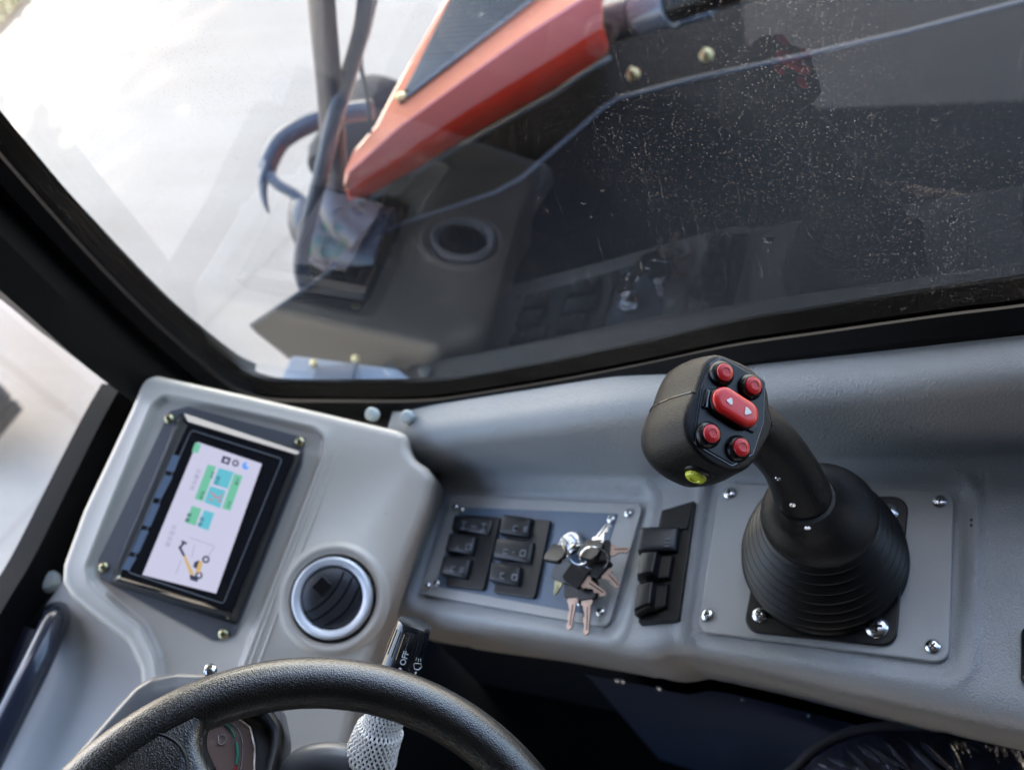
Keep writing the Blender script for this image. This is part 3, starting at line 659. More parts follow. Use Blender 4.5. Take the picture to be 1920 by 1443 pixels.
b1 = swblock('left rocker block on the slate plate, its top key lying flat with axle symbols', [(864, 964), (938, 969), (906, 1106), (834, 1097)],
        [([(857, 968), (928, 974), (918, 1006), (850, 997)], 1.0, .0065, [(.22, .5, 9, 13, 'axle'), (.5, .5, 10, 4, 'dash'), (.76, .5, 9, 13, 'axle')]),
         ([(852, 1004), (914, 1009), (905, 1046), (843, 1040)], .74, .0105, [(.50, .5, 9, 10, 'box'), (.18, .5, 3, 9, 'dash')]),
         ([(842, 1046), (904, 1052), (894, 1090), (832, 1083)], .74, .0105, [(.46, .5, 8, 10, 'bars'), (.2, .5, 6, 9, 'wave')])], g_sw)
b2 = swblock('right rocker block on the slate plate, beside the hanging keys', [(958, 968), (1032, 975), (1002, 1121), (924, 1110)],
        [([(950, 970), (1014, 974), (1006, 1012), (944, 1008)], .80, .0105, [(.3, .5, 7, 9, 'wave'), (.6, .5, 7, 9, 'bars')]),
         ([(938, 1012), (1006, 1017), (998, 1060), (930, 1052)], .98, .0085, [(.2, .5, 8, 8, 'wave'), (.42, .5, 4, 9, 'dash'), (.68, .5, 9, 11, 'box')]),
         ([(930, 1058), (994, 1066), (988, 1104), (926, 1096)], .80, .0105, [(.22, .5, 7, 10, 'wave'), (.58, .5, 8, 10, 'box')])], g_sw)
# separate tall switch block right of the plate
XP = Plane(PF((1250, 1060)), (-.24, 0, 1.0))
ts = empty('tall_switch_block', XP.P0, 'tall black switch block between the switch plate and the joystick plate', 'switch')
onx = lambda p, h=0: XP.pt(p, h)
prism('bezel', rpoly([onx(p, .0055) for p in [(1240, 956), (1303, 937), (1272, 1162), (1195, 1168)]], .002), -XP.n * .008, M['black'], ts, bevel=.001)
prism('blank_cover', rpoly([onx(p, .0075) for p in [(1243, 958), (1299, 940), (1288, 990), (1236, 994)]], .001), -XP.n * .003, M['black'], ts, bevel=.0006)
def grip_key(Q, hL, m='black'):
    secs_ = []
    for t, hf in ((0, .55), (.08, .9), (.3, 1.0), (.55, 1.0), (.62, .95), (.64, .35), (.97, .30), (1, .1)):
        a = onx(bil(Q, t, .03), .006); b = onx(bil(Q, t, .97), .006); w_ = b - a; h = hL * hf
        secs_.append([a, a + XP.n * h * .85, a + w_ * .1 + XP.n * h, b - w_ * .1 + XP.n * h, b + XP.n * h * .85, b])
    v, f = loft_vf(secs_); return obj('rocker', v, f, M[m], ts, angle=40, bevel=.0008, seg=2)
r1 = rocker(ts, [(1208, 996), (1278, 990), (1272, 1038), (1202, 1046)], lambda p, h: onx(p, h + .005), .012, XP.n, 0, 1, [(.66, .5, 8, 16, 'bars')], 1.0)
grip_key([(1212, 1046), (1266, 1044), (1258, 1088), (1202, 1096)], .017)
k3 = grip_key([(1204, 1104), (1256, 1096), (1252, 1140), (1196, 1160)], .015)

# ------------------------------------------------------------------ ignition and keys
ig = empty('ignition_lock', ons((1076, 1024)), 'chrome ignition lock behind the bunch of keys', 'ignition lock')
lathe('bezel_ring', [(.0125, .001), (.0125, .006), (.0105, .0085), (.0085, .0085), (.0080, .004), (0, .004)], ons((1076, 1024)), SN, M['chrome'], ig, n=32)
lathe('lock_barrel', [(.0072, .004), (.0072, .0095), (.006, .0105), (0, .0105)], ons((1076, 1024)), SN, M['zinc'], ig, n=24)
prism('key_slot', [ons(p, .0108) for p in [(1071, 1018), (1074, 1016), (1082, 1030), (1079, 1032)]], -SN * .001, M['black'], ig, smooth=False)
def key(label, head, tip, h, hw=.0105, hl=.020, bl=None, m='keymetal', bw=.0068, big=True, tipshape=.6, tilt=0.0):
    """head: pixel centre of the plastic head; tip: pixel of the blade's tip"""
    A = ons(head, h); B = ons(tip, h * .7 + tilt); d = B - A; L = np.linalg.norm(d); d /= L
    s = np.cross(SN, d); s /= np.linalg.norm(s); nn = np.cross(d, s)
    e = empty('key', A, label, 'key', 'keys hanging from the ignition')
    def pp(x, y, z=0): return A + d * x + s * y + nn * z
    hd_ = rpoly([pp(-hl / 2, -hw * .8), pp(-hl / 2, hw * .8), pp(-hl * .2, hw), pp(hl / 2, hw * .9), pp(hl / 2, -hw * .9), pp(-hl * .2, -hw)], .0025, 4)
    prism('key_head', [q + nn * .0024 for q in hd_], -nn * .0048, M['black'], e, bevel=.0009)
    x0 = hl / 2 - .002; x1 = L
    pts = [(x0, -bw * .75), (x0 + .006, -bw * .75), (x0 + .0065, -bw * .5)]
    nT = 7
    for i in range(nT):
        x = x0 + .0085 + (x1 - x0 - .012) * i / (nT - 1); pts += [(x, -bw * (.5 - .16 * ((i * 7) % 3))), ]
    pts += [(x1 - .002, -bw * .25), (x1, 0), (x1 - .002, bw * .35), (x0 + .0065, bw * .5), (x0 + .006, bw * .75), (x0, bw * .75)]
    mb = MB(); mb.add(*prism_vf([pp(x, y, .0009) for x, y in pts], -nn * .0018))
    mb.build('key_blade', M[m], e, bevel=.0002, seg=2)
    gv_, gf_ = box_vf(pp((x0 + x1) / 2 + .002, bw * .12, .00095), d, s, nn, (x1 - x0) * .62, bw * .14, .0002)
    obj('blade_groove', gv_, gf_, M['steel'], e, smooth=False)
    return e
key('key with bright nickel blade pointing up at the plate screw', (1108, 1032), (1144, 980), .030, m='zinc', bw=.0085)
key('key with short coppery blade pointing right, uppermost on the right of the bunch', (1124, 1033), (1181, 1031), .026, m='keymetal')
key('key with coppery blade pointing down right, right of the bunch', (1122, 1058), (1162, 1102), .020)
key('key lying across the bunch, coppery blade pointing at the lower right screw', (1080, 1078), (1136, 1116), .024, m='keymetal', bw=.0075)
key('key with long pinkish blade hanging straight down, left of the long pair', (1078, 1100), (1067, 1181), .012, m='keymetal', bw=.0075)
key('key with long greyish blade hanging straight down, right of the long pair', (1102, 1104), (1099, 1191), .012, m='keymetal', bw=.0075)
key('key with small olive brass blade at the left of the bunch', (1056, 1070), (1040, 1116), .018, m='keyolive', bw=.006)
key('key with black head pushed into the ignition lock', (1044, 1038), (1062, 1012), .020, m='zinc')
def ring(label, p, h, r, nrm):
    O = ons(p, h); u, v, nn = frame(nrm); P = [O + u * math.cos(a) * r + v * math.sin(a) * r + nn * .0005 * math.sin(a) for a in np.linspace(0, 4 * math.pi, 73)]
    P = [q + nn * .0011 * i / 72 for i, q in enumerate(P)]
    tag(tube('key_ring', P, .00065, M['chrome'], None, n=8), label, 'key ring', 'split rings of the key bunch')
ring('split key ring lying face up in the middle of the bunch', (1086, 1038), .034, .0092, (C - ons((1086, 1038))) + np.array([.05, 0, 0]))
ring('split key ring standing edge-on left of the bunch', (1060, 1024), .030, .0085, np.array(ons((1060, 1024)) * 0 + [.95, .55, .1]))
ring('large dull key ring threaded through the black key heads', (1114, 1046), .030, .0120, (.1, -.8, .55))

# ------------------------------------------------------------------ instrument panel with display and vent
DN = np.array([.30, -.25, 1.0]); DN /= np.linalg.norm(DN)
DP = Plane(PZ((390, 970), 0.0), DN, up=(-.35, .9, 0))
ip = empty('instrument_housing', DP.P0 - np.array([0, 0, .12]), 'warm grey moulded instrument housing left of the console, holding the display and the round vent', 'instrument housing')
def ond(p, h=0): return DP.pt(p, h)
outl = [(288, 699), (460, 737), (600, 769), (745, 803), (762, 812), (764, 838), (776, 858), (800, 874), (815, 894), (800, 955), (762, 1050), (720, 1160), (690, 1250), (664, 1320), (640, 1440), (600, 1520), (330, 1520), (262, 1400), (258, 1300), (256, 1255), (232, 1205), (180, 1165), (128, 1122), (110, 1092), (112, 1058), (150, 955), (200, 850), (240, 765), (258, 722), (268, 706)]
O2 = rpoly([DP.px(p) for p in outl], .010, 4); O2 = resample(O2, 420)
rec = [(306, 738), (450, 768), (590, 800), (612, 818), (608, 850), (560, 975), (500, 1130), (455, 1250), (425, 1380), (318, 1380), (300, 1300), (288, 1225), (262, 1175), (205, 1130), (165, 1090), (160, 1062), (200, 960), (250, 840), (285, 756)]
B2 = resample(rpoly([DP.px(p) for p in rec], .012, 4), 300)
mb = MB(); Hn = len(O2)
loops = [[DP.xyz(q, h) for q in inset(O2, d)] for d, h in ((-.001, -.10), (0.0, -.012), (.0008, -.0075), (.003, -.0032), (.0065, -.0008), (.010, 0))]
v, f = loft_vf(loops, caps=False); mb.add(v, f)
rl = [[DP.xyz(q, h) for q in inset(B2, d)] for d, h in ((-.003, 0), (-.0015, .0012), (.0005, .0010), (.0025, -.0015), (.0045, -.0052), (.008, -.0065))]
v, f = loft_vf(rl, caps=False); mb.add(v, f)
bm = bmesh.new()
def fill(bm, lps, out):
    b = bmesh.new(); es = []
    for lp in lps:
        vs_ = [b.verts.new(p) for p in lp]; es += [b.edges.new((vs_[i], vs_[(i + 1) % len(vs_)])) for i in range(len(vs_))]
    bmesh.ops.triangle_fill(b, use_beauty=True, edges=es); b.verts.index_update()
    out.add([v_.co for v_ in b.verts], [[v_.index for v_ in f_.verts] for f_ in b.faces]); b.free()
VC = ond((625, 1121)); vu = DP.uv(VC)
circ = lambda r, h: [DP.xyz(vu + r * np.array([math.cos(a), math.sin(a)]), h) for a in np.linspace(0, 2 * math.pi, 80, endpoint=False)]
fill(bm, [loops[-1], rl[0], circ(.056, 0)], mb)
fill(bm, [rl[-1]], mb)
v, f = loft_vf([circ(.056, 0), circ(.0535, .0018), circ(.051, .0050), circ(.0485, .0060), circ(.046, .0050), circ(.0445, .0030), circ(.043, .0030), circ(.0425, .0008), circ(.041, -.02)], caps=False); mb.add(v, f)
o = mb.build('moulding', M['panel'], ip, angle=60)
bm = bmesh.new(); bm.from_mesh(o.data); bmesh.ops.remove_doubles(bm, verts=bm.verts, dist=.00008); bmesh.ops.recalc_face_normals(bm, faces=bm.faces); bm.to_mesh(o.data); bm.free()
o.data.set_sharp_from_angle(angle=math.radians(60))
# narrow ridge lines between display recess and vent
for dx in (12, 28):
    tube('ridge', [ond((604 + dx, 850), -.0005)] + [ond((x + dx, y), -.0005) for x, y in [(560, 975), (500, 1130), (455, 1250), (430, 1330)]], .0016, M['panel'], ip, n=10)
# vent
vt = empty('air_vent', VC, 'round black air vent with satin silver ring on the grey panel', 'air vent')
lathe('vent_ring', [(.0388, -.002), (.0392, .006), (.0384, .0088), (.0368, .0098), (.0335, .0092), (.0312, .0080), (.0304, .0060), (.0300, -.012)], VC, DN, M['silver'], vt, n=80)
lathe('vent_bowl', [(.0325, -.012), (.0325, -.022), (0, -.026)], VC, DN, M['gloss'], vt, n=60)
du, dv, dn_ = frame(DN * 1.0 + np.array([.12, -.1, 0]), (1, -.6, 0))
VC = VC + DN * .0035
hub = lathe('vent_barrel', [(.0300, -.010), (.0296, -.002), (.0285, .0015), (.023, .0042), (.015, .0056), (0, .006)], VC, dn_, mat('charcoal_vent_barrel', (.022, .023, .027), .38), vt, n=60)
for k, (off, hh) in enumerate(((-.010, .0), (.000, .0), (.011, .0))):   # louvre blades as curved ribs
    P = []
    for a in np.linspace(-1, 1, 15):
        x = off + .006 * (1 - a * a) * 1.2; y = a * math.sqrt(max(0, .0295 ** 2 - x * x)); rr = math.hypot(x, y); z = float(np.interp(rr, [0, .015, .023, .0285, .0296], [.006, .0056, .0042, .0015, -.002]))
        P.append(VC + du * x + dv * y + dn_ * (z + .0001))
    tube('louvre', P, .0010, M['frameblack'], vt, n=8)
tab = prism('tab', rpoly([VC + du * x + dv * y + dn_ * .0085 for x, y in ((-.022, -.006), (-.008, -.006), (-.008, .010), (-.022, .010))], .002), -dn_ * .007, M['black'], vt, bevel=.0014)
# display
dsp = empty('display', DP.P0, 'black framed touch display showing a lavender page with green and blue tiles', 'display')
RH = -.0065
prism('mounting_flange', rpoly([ond(p, RH + .0025) for p in [(318, 770), (352, 762), (572, 820), (566, 870), (440, 1190), (400, 1200), (188, 1085), (184, 1050)]], .004), -DN * .003, M['binn'], dsp, bevel=.0006)
fr_o = [(342, 774), (566, 848), (441, 1164), (206, 1088)]
b_h = .013
top_ = [ond(p, b_h) for p in [(352, 792), (556, 852), (438, 1148), (222, 1083)]]; bot = [ond(p, RH + .002) for p in [(336, 772), (571, 846), (444, 1172), (202, 1094)]]
tr_ = rpoly(top_, .003, 4); br_ = rpoly(bot, .004, 4)
c0 = np.mean(tr_, 0); tin = [c0 + (p - c0) * .985 for p in tr_]
v, f = loft_vf([br_, [b + (t - b) * .5 + DN * .003 for b, t in zip(br_, tr_)], tr_, [p + DN * .0012 for p in tin]], caps=True)
obj('housing', v, f, M['gloss'], dsp, angle=30)
prism('bezel_reflection_strip', rpoly([ond(p, h) for p, h in [((344, 774), .009), ((562, 846), .009), ((557, 852), .0148), ((352, 790), .0148)]], .0006, 2), -DN * .001, mat('bezel_warm_reflection', (.30, .25, .21), .45), dsp, bevel=.0003)  # beige colour paints in the warm reflection along the bezel top
GH = b_h + .0014
prism('cover_glass', [ond(p, GH + .0002) for p in [(356, 800), (550, 857), (433, 1142), (228, 1078)]], -DN * .0008, M['gloss'], dsp, smooth=False)
gl_ = rpoly([ond(p, GH + .0003) for p in [(359, 806), (529, 860), (419, 1131), (240, 1072)]], .003, 3)
tube('border_line', list(gl_) + [gl_[0]], .0004, M['whited'], dsp, n=6)
for k, (a, b) in enumerate([((352, 858), (340, 888)), ((338, 896), (316, 938)), ((314, 948), (296, 990)), ((293, 998), (274, 1040)), ((270, 1048), (256, 1072))]):
    x0 = np.array(a) - (14, 3); x1 = np.array(b) - (14, 3)
    prism('window_glint', [ond(p, GH + .0004) for p in [x0 - (14, 3), x0, x1, x1 - (14, 3)]], -DN * .0006, M['blue'], dsp, smooth=False)  # blue strips imitate window reflections along the display edge
SH = GH + .0005
SQ = [(370, 828), (491, 869), (405, 1112), (267, 1077)]
scr = prism('screen', [ond(p, SH) for p in SQ], -DN * .0004, M['scr'], dsp, smooth=False)
def ui(name, px, m, lift=.00025): return prism(name, [ond(p, SH + lift) for p in px], -DN * .0002, M[m], scr, smooth=False)
def zq(*pts): return [(240 + x * .2494, 780 + y * .2494) for x, y in pts]     # coordinates read off the enlarged crop
ui('tile', zq((600, 362), (662, 378), (562, 640), (500, 620)), 'sg'); ui('tile', zq((800, 430), (862, 448), (768, 710), (708, 692)), 'sg')
ui('tile', zq((682, 388), (795, 420), (748, 545), (636, 508)), 'sc'); ui('tile', zq((618, 524), (735, 560), (692, 690), (572, 645)), 'sc')
ui('tile', zq((480, 672), (552, 694), (508, 822), (430, 798)), 'sg'); ui('tile', zq((574, 704), (648, 728), (602, 858), (522, 828)), 'sc')
ui('status_mark', zq((505, 198), (550, 212), (522, 280), (480, 265)), 'sg')
def txt(s, p0, h_px, m, k=0):
    """characters stacked along the screen's reading direction"""
    a = ond(SQ[2]); ux = ond(SQ[1]) - a; ux /= np.linalg.norm(ux); uy = ond(SQ[3]) - a; uy -= ux * (uy @ ux); uy /= np.linalg.norm(uy); uz = np.cross(ux, uy)
    P = ond(zq(p0)[0], SH + .0004) - parent_loc(scr)
    mw = np.eye(4); mw[:3, 0] = ux; mw[:3, 1] = uy; mw[:3, 2] = uz; mw[:3, 3] = P
    return mesh_text('caption', s, h_px / 1700, m, scr, mw, sp=1.15)
txt('转向模式', (492, 560), 9, 'sgr'); txt('姿态显示', (305, 985), 9, 'sgr')
txt('前轮', (556, 625), 7, 'sk'); txt('后轮', (632, 470), 6, 'sk'); txt('四轮', (672, 520), 8, 'sk'); txt('对中', (760, 690), 6, 'sk'); txt('蟹行', (820, 520), 6, 'sk')
txt('重量', (452, 800), 8, 'sk'); txt('角度', (548, 832), 8, 'sk')
# icons: square, gear ring, crescent
ui('icon', zq((715, 296), (775, 315), (756, 365), (698, 345)), 'sk'); ui('icon', zq((728, 318), (755, 326), (746, 347), (720, 338)), 'scr', .0004)
def disc(name, c, r, m, lift=.0003, hole=None):
    c = np.array(c)
    return ui(name, zq(*[tuple(c + r * np.array([math.cos(a), math.sin(a)])) for a in np.linspace(0, 2 * math.pi, 24, endpoint=False)]), m, lift)
disc('icon', (808, 352), 25, 'sk'); disc('icon', (808, 352), 13, 'scr', .00045); disc('icon', (885, 373), 27, 'sb'); disc('icon', (903, 366), 16, 'scr', .00045)
# crab-steer glyph in red
for p, q in (((618, 570), (650, 590)), ((612, 625), (640, 632)), ((640, 585), (655, 615)), ((650, 605), (695, 612)), ((690, 600), (712, 585)), ((695, 612), (690, 645)), ((672, 640), (694, 640))):
    p, q = np.array(p), np.array(q); d = (q - p) / np.linalg.norm(q - p); nn_ = np.array([-d[1], d[0]]) * 6; ui('steer_mark', zq(tuple(p - nn_), tuple(q - nn_), tuple(q + nn_), tuple(p + nn_)), 'sr')
for c0_, r in (((585, 1075), 28), ((533, 1195), 28)):
    disc('wheel_mark', c0_, r, 'sk'); disc('wheel_mark', c0_, r * .5, 'scr', .00045)
ui('machine_mark', zq((535, 1085), (562, 1095), (540, 1180), (508, 1165)), 'so', .0005); ui('machine_mark', zq((500, 1095), (535, 1080), (520, 1150), (490, 1130)), 'sk', .0003)
ui('boom_mark', zq((415, 1050), (432, 1045), (498, 1190), (470, 1200)), 'so', .0004); ui('boom_mark', zq((378, 985), (398, 980), (432, 1048), (416, 1056)), 'sk'); ui('boom_mark', zq((378, 985), (425, 935), (435, 948), (392, 996)), 'sk', .0004)
ui('boom_mark', zq((405, 930), (445, 950), (438, 964), (400, 948)), 'sk'); ui('boom_mark', zq((462, 1190), (530, 1205), (520, 1245), (468, 1228)), 'sk', .0006)
for p, q in (((460, 910), (650, 975)), ((650, 975), (600, 1060)), ((500, 960), (480, 1060)), ((360, 1180), (400, 1080))):
    p, q = np.array(p), np.array(q); d = (q - p) / np.linalg.norm(q - p); nn_ = np.array([-d[1], d[0]]) * 2; ui('guide_line', zq(tuple(p - nn_), tuple(q - nn_), tuple(q + nn_), tuple(p + nn_)), 'sgr')
for i, p in enumerate([(317, 785), (562, 828), (419, 1188), (194, 1063)]): screw(dsp, ond(p, RH + .0030), DN, .0052, M['brass'], i, h=.003)

# ------------------------------------------------------------------ lower dash left
dash = empty('dashboard', (-.6, 0, -.3), 'pale blue-grey dashboard top between the windscreen frame and the steering column', 'dashboard')
DZ = Plane(PZ((190, 1300), -.07), (.22, -.1, 1))
pts = [(300, 700), (700, 820), (660, 1300), (620, 1600), (-300, 1600), (-60, 1310), (35, 1200), (130, 1060), (230, 850)]
prism('dash_top', rpoly([DZ.pt(p) for p in pts], .01), (0, 0, -.03), M['dash'], dash, bevel=.006)
lathe('fastener_cap', [(.012, -.002), (.012, .003), (.009, .0075), (.004, .009), (0, .009)], DZ.pt((93, 1090), .0005), DZ.n, M['cap'], dash, n=28)
prism('dash_front', [(-.78, -.5, -.12), (-.78, .42, -.12), (-.78, .42, -.78), (-.78, -.5, -.78)], (.04, 0, 0), M['dark'], dash)
# raised ridge on dash next to panel
gh = empty('grab_handle', DZ.pt((60, 1290), .02), 'dark blue-black tubular grab handle rising at the lower left beside the windscreen', 'handle')
hp_ = catmull([DZ.pt((106, 1152), -.002), DZ.pt((100, 1172), .016), DZ.pt((70, 1240), .032), DZ.pt((20, 1340), .036), DZ.pt((-80, 1540), .036)], 6)
tube('bar', hp_, .0145, mat('blue_black_gloss_tube', (.018, .024, .042), .25, coat=.5), gh, n=24)
prism('backing', [DZ.pt(p, .012) for p in [(42, 1172), (82, 1182), (-20, 1400), (-150, 1640), (-260, 1640), (-60, 1330)]], -DZ.n * .012, mat('black_blue_backing', (.006, .008, .02), .4), gh, bevel=.002)

# ------------------------------------------------------------------ steering column, cluster
WN = np.array([.5, 0, 1.0]); WN /= np.linalg.norm(WN); WC = np.array([-.274, -.061, .203]); WR = .166
WP = Plane(WC, WN)
cl = empty('instrument_cluster', WC - WN * .14, 'round-cornered instrument cluster behind the steering wheel, brown gauge with a green arc', 'gauge cluster')
CP = Plane(WC - WN * .105, WN + np.array([.0, .0, 0]))
onc = lambda p, h=0: CP.pt(p, h)
shell = [(60, 1500), (140, 1405), (210, 1325), (248, 1283), (280, 1264), (330, 1254), (400, 1256), (480, 1272), (522, 1310), (534, 1372), (524, 1430), (500, 1500)]
sh2 = resample(rpoly([CP.px(p) for p in shell], .012, 4), 120)
def secc(P, h): return [CP.xyz(q, h) for q in P]
v, f = loft_vf([secc(inset(sh2, -.002), -.07), secc(sh2, -.012), secc(inset(sh2, .0008), -.007), secc(inset(sh2, .003), -.0025), secc(inset(sh2, .006), 0), secc(inset(sh2, .018), .0005)])
obj('shell', v, f, M['binn'], cl, angle=50)
hood = [(120, 1520), (190, 1420), (260, 1345), (300, 1305), (350, 1288), (440, 1290), (505, 1322), (532, 1360), (530, 1400), (505, 1500)]
hd2 = resample(rpoly([CP.px(p, .02) for p in hood], .014, 4), 120)
v, f = loft_vf([secc(hd2, -.002), secc(hd2, .016), secc(inset(hd2, .001), .0195), secc(inset(hd2, .0035), .021), secc(inset(hd2, .006), .0195), secc(inset(hd2, .0085), .012), secc(inset(hd2, .0105), -.004)], caps=False)
obj('hood_rim', v, f, M['rubber'], cl, angle=50)
GP = lambda p, h=0: CP.pt(p, .004 + h)
prism('gauge_face', [GP(p) for p in [(330, 1350), (440, 1335), (474, 1360), (482, 1400), (478, 1480), (330, 1480)]], -CP.n * .003, M['gauge'], cl, bevel=.001)
tube('gauge_rim', [GP(p, .001) for p in [(440, 1340), (470, 1362), (479, 1400), (477, 1480)]], .0015, M['chrome'], cl, n=8)
def arc(name, pl_, w_, m, h): 
    P = [GP(p, h) for p in pl_]; v, f = tube_vf(catmull(P, 4), w_, 8, .3); obj(name, v, f, M[m], cl)
arc('gauge_arc', [(418, 1354), (432, 1366), (440, 1382)], .0022, 'teal', .0008); arc('gauge_arc', [(443, 1390), (446, 1410), (444, 1432)], .0022, 'teal', .0008); arc('gauge_arc', [(443, 1436), (438, 1452)], .0022, 'gred', .0008)
arc('gauge_line', [(424, 1350), (446, 1366), (455, 1395), (452, 1440), (446, 1460)], .0008, 'gwhite', .001); arc('gauge_line', [(430, 1390), (442, 1384)], .0007, 'gwhite', .001)
arc('gauge_icon', [(410, 1378), (422, 1378), (422, 1392), (411, 1394), (410, 1378)], .0006, 'gwhite', .001)
lathe('cluster_screw', [(.0045, 0), (.0045, .003), (.003, .005), (0, .0055)], onc((396, 1258), .0), np.array([0, .3, 1]), M['zinc'], cl, n=20)
# column shroud under the wheel
col_ = empty('steering_column', WC - WN * .3, 'dark steering column shroud below the wheel with a dull metal collar', 'steering column')
v, f = tube_vf(catmull([WC - WN * .07, WC - WN * .15, WC - WN * .3, WC - WN * .55], 4), [.05, .055, .058, .06, .062, .065, .07, .07, .07, .07, .07, .07, .07], 32); obj('shroud', v, f, M['rubber'], col_)
sp_ = [PD(p, .66) for p in [(545, 1460), (570, 1434), (610, 1424), (650, 1430), (665, 1465)]]
obj('column_bracket', *tube_vf(catmull(sp_, 5), .012, 16), M['binn'], col_)
# stalk
st = empty('light_stalk', PD((690, 1440), .665), 'smoked black light switch stalk with white OFF lettering', 'stalk')
T0, T1 = PD((778, 1166), .655), PD((690, 1443), .662)
ax = T1 - T0; L_ = np.linalg.norm(ax); ax /= L_
smoke = mat('smoked_black_plastic', (.012, .014, .018), .18, coat=.4)
v, f = lathe_vf([(.004, 0), (.0108, .0003), (.0118, .0018), (.0120, .004), (.0142, .036), (.0150, .050), (.0140, .056), (.0128, .058), (.0128, .072), (.0100, .080), (.0065, .092), (.0060, L_ * 1.5)], T0, ax, 48)
obj('stalk_body', v, f, smoke, st, angle=40)
sv = (C - T0) / np.linalg.norm(C - T0); su = sv - ax * (sv @ ax); su /= np.linalg.norm(su); ss = np.cross(ax, su)
for a in np.linspace(-1.3, 1.3, 9):   # lengthwise ribs on the knob
    rr = lambda x: np.interp(x, [.004, .036, .05], [.0121, .0143, .0151])
    d_ = su * math.cos(a) + ss * math.sin(a); tube('rib', [T0 + ax * x + d_ * rr(x) for x in (.006, .016, .024)], .0005, smoke, st, n=6)
def onstalk(x, a, lift=.0004):
    r = np.interp(x, [.004, .036, .05], [.0120, .0142, .0150]) + lift; d_ = su * math.cos(a) + ss * math.sin(a); return T0 + ax * x + d_ * r, d_
def stext(s, x, a, size):
    P, d_ = onstalk(x, a); ux = -ax; uy = np.cross(d_, ux); mw = np.eye(4); mw[:3, 0] = ux; mw[:3, 1] = uy / np.linalg.norm(uy); mw[:3, 2] = d_; mw[:3, 3] = P - parent_loc(st)
    mesh_text('lettering', s, size, 'white', st, mw, .0002, 1.05, True, .00008)
def anga(px):   # angle round the stalk of a photo pixel, and distance along it
    best = None
    for x in np.linspace(.0, .06, 61):
        for a in np.linspace(-1.5, 1.5, 61):
            P, _ = onstalk(x, a); r = R.T @ (P - C); q = np.array([CX, CY]) + r[:2] / r[2] * F; e = np.linalg.norm(q - np.array(px))
            if best is None or e < best[0]: best = (e, x, a)
    return best[1], best[2]
x, a = anga((759, 1235)); stext('OFF', x, a, .0055)
x, a = anga((751, 1254)); P, d_ = onstalk(x, a); lathe('mark_dot', [(.0012, 0), (.0012, .0003), (0, .0003)], P, d_, M['white'], st, n=16)
x, a = anga((779, 1262)); P, d_ = onstalk(x, a); lathe('mark_dot', [(.0010, 0), (.0010, .0003), (0, .0003)], P, d_, M['white'], st, n=16)
x, a = anga((783, 1247))
def spx(px, lift=.0005):
    xx, aa = anga(px); return onstalk(xx, aa, lift)[0]
tube('lamp_symbol', [spx(p) for p in [(778, 1242), (789, 1244), (790, 1250), (784, 1256), (777, 1253), (776, 1246), (778, 1242)]], .0003, M['white'], st, n=6)
for p, q in (((781, 1232), (780, 1238)), ((785, 1233), (784, 1239)), ((789, 1234), (788, 1240))): tube('lamp_symbol', [spx(p), spx(q)], .0003, M['white'], st, n=6)
# white foam net sleeve: crossing helical strands
net = MB(); N0 = PD((722, 1338), .655); N1 = PD((692, 1432), .662); na = N1 - N0; NL = np.linalg.norm(na); na /= NL
nu = sv - na * (sv @ na); nu /= np.linalg.norm(nu); ns = np.cross(na, nu)
def nr(t): return np.interp(t, [-.6, 0, .25, .3, .6, .85, .95, 1.0], [.0128, .0128, .0130, .0155, .0165, .0175, .0165, .012])
for s_ in (-1, 1):
    for k in range(30):
        P = []
        for i in range(40):
            t = -.6 + 1.6 * i / 39; a = 2 * math.pi * k / 30 + s_ * t * 1.5; r = nr(t) + .0003 * s_ * math.sin(i * 1.7) + .0006 * math.sin(a * 3 + t * 5); P.append(N0 + na * NL * t + (nu * math.cos(a) + ns * math.sin(a)) * r)
        net.add(*tube_vf(P, .00085, 5))
tag(net.build('foam_net_sleeve', M['net']), 'white foam net sleeve wrapped round the stalk below the wheel rim', 'sleeve')

# ------------------------------------------------------------------ steering wheel
sw = empty('steering_wheel', WC - WN * .03, 'black grained steering wheel with one broad spoke in view at the lower left', 'steering wheel')
rimP = [WC + WP.u * WR * math.cos(a) + WP.v * WR * math.sin(a) for a in np.linspace(0, 2 * math.pi, 160, endpoint=False)]
v = []; n1 = 36
for i, P in enumerate(rimP):
    rd = (P - WC) / WR
    for k in range(n1):
        a = 2 * math.pi * k / n1; v.append(P + rd * math.cos(a) * .0150 + WN * math.sin(a) * .0155)
f = [(i * n1 + k, i * n1 + (k + 1) % n1, ((i + 1) % 160) * n1 + (k + 1) % n1, ((i + 1) % 160) * n1 + k) for i in range(160) for k in range(n1)]
obj('rim', v, f, M['wheel'], sw, angle=80)
onw = lambda p, h=0: WP.pt(p, h)
spk = [(150, 1440), (215, 1378), (300, 1330), (400, 1302), (455, 1304), (420, 1335), (396, 1356), (386, 1378), (388, 1405), (400, 1432), (424, 1470), (440, 1560), (380, 1640), (60, 1640)]
s2 = resample(rpoly([WP.px(p) for p in spk], .016, 6), 170)
def secw(P, h): return [WP.xyz(q, h) for q in P]
v, f = loft_vf([secw(inset(s2, .006), -.014), secw(inset(s2, .002), -.011), secw(s2, -.004), secw(inset(s2, .0006), .003), secw(inset(s2, .002), .0085), secw(inset(s2, .0045), .0118), secw(inset(s2, .008), .0135)])
obj('spoke', v, f, M['wheel'], sw, angle=60)
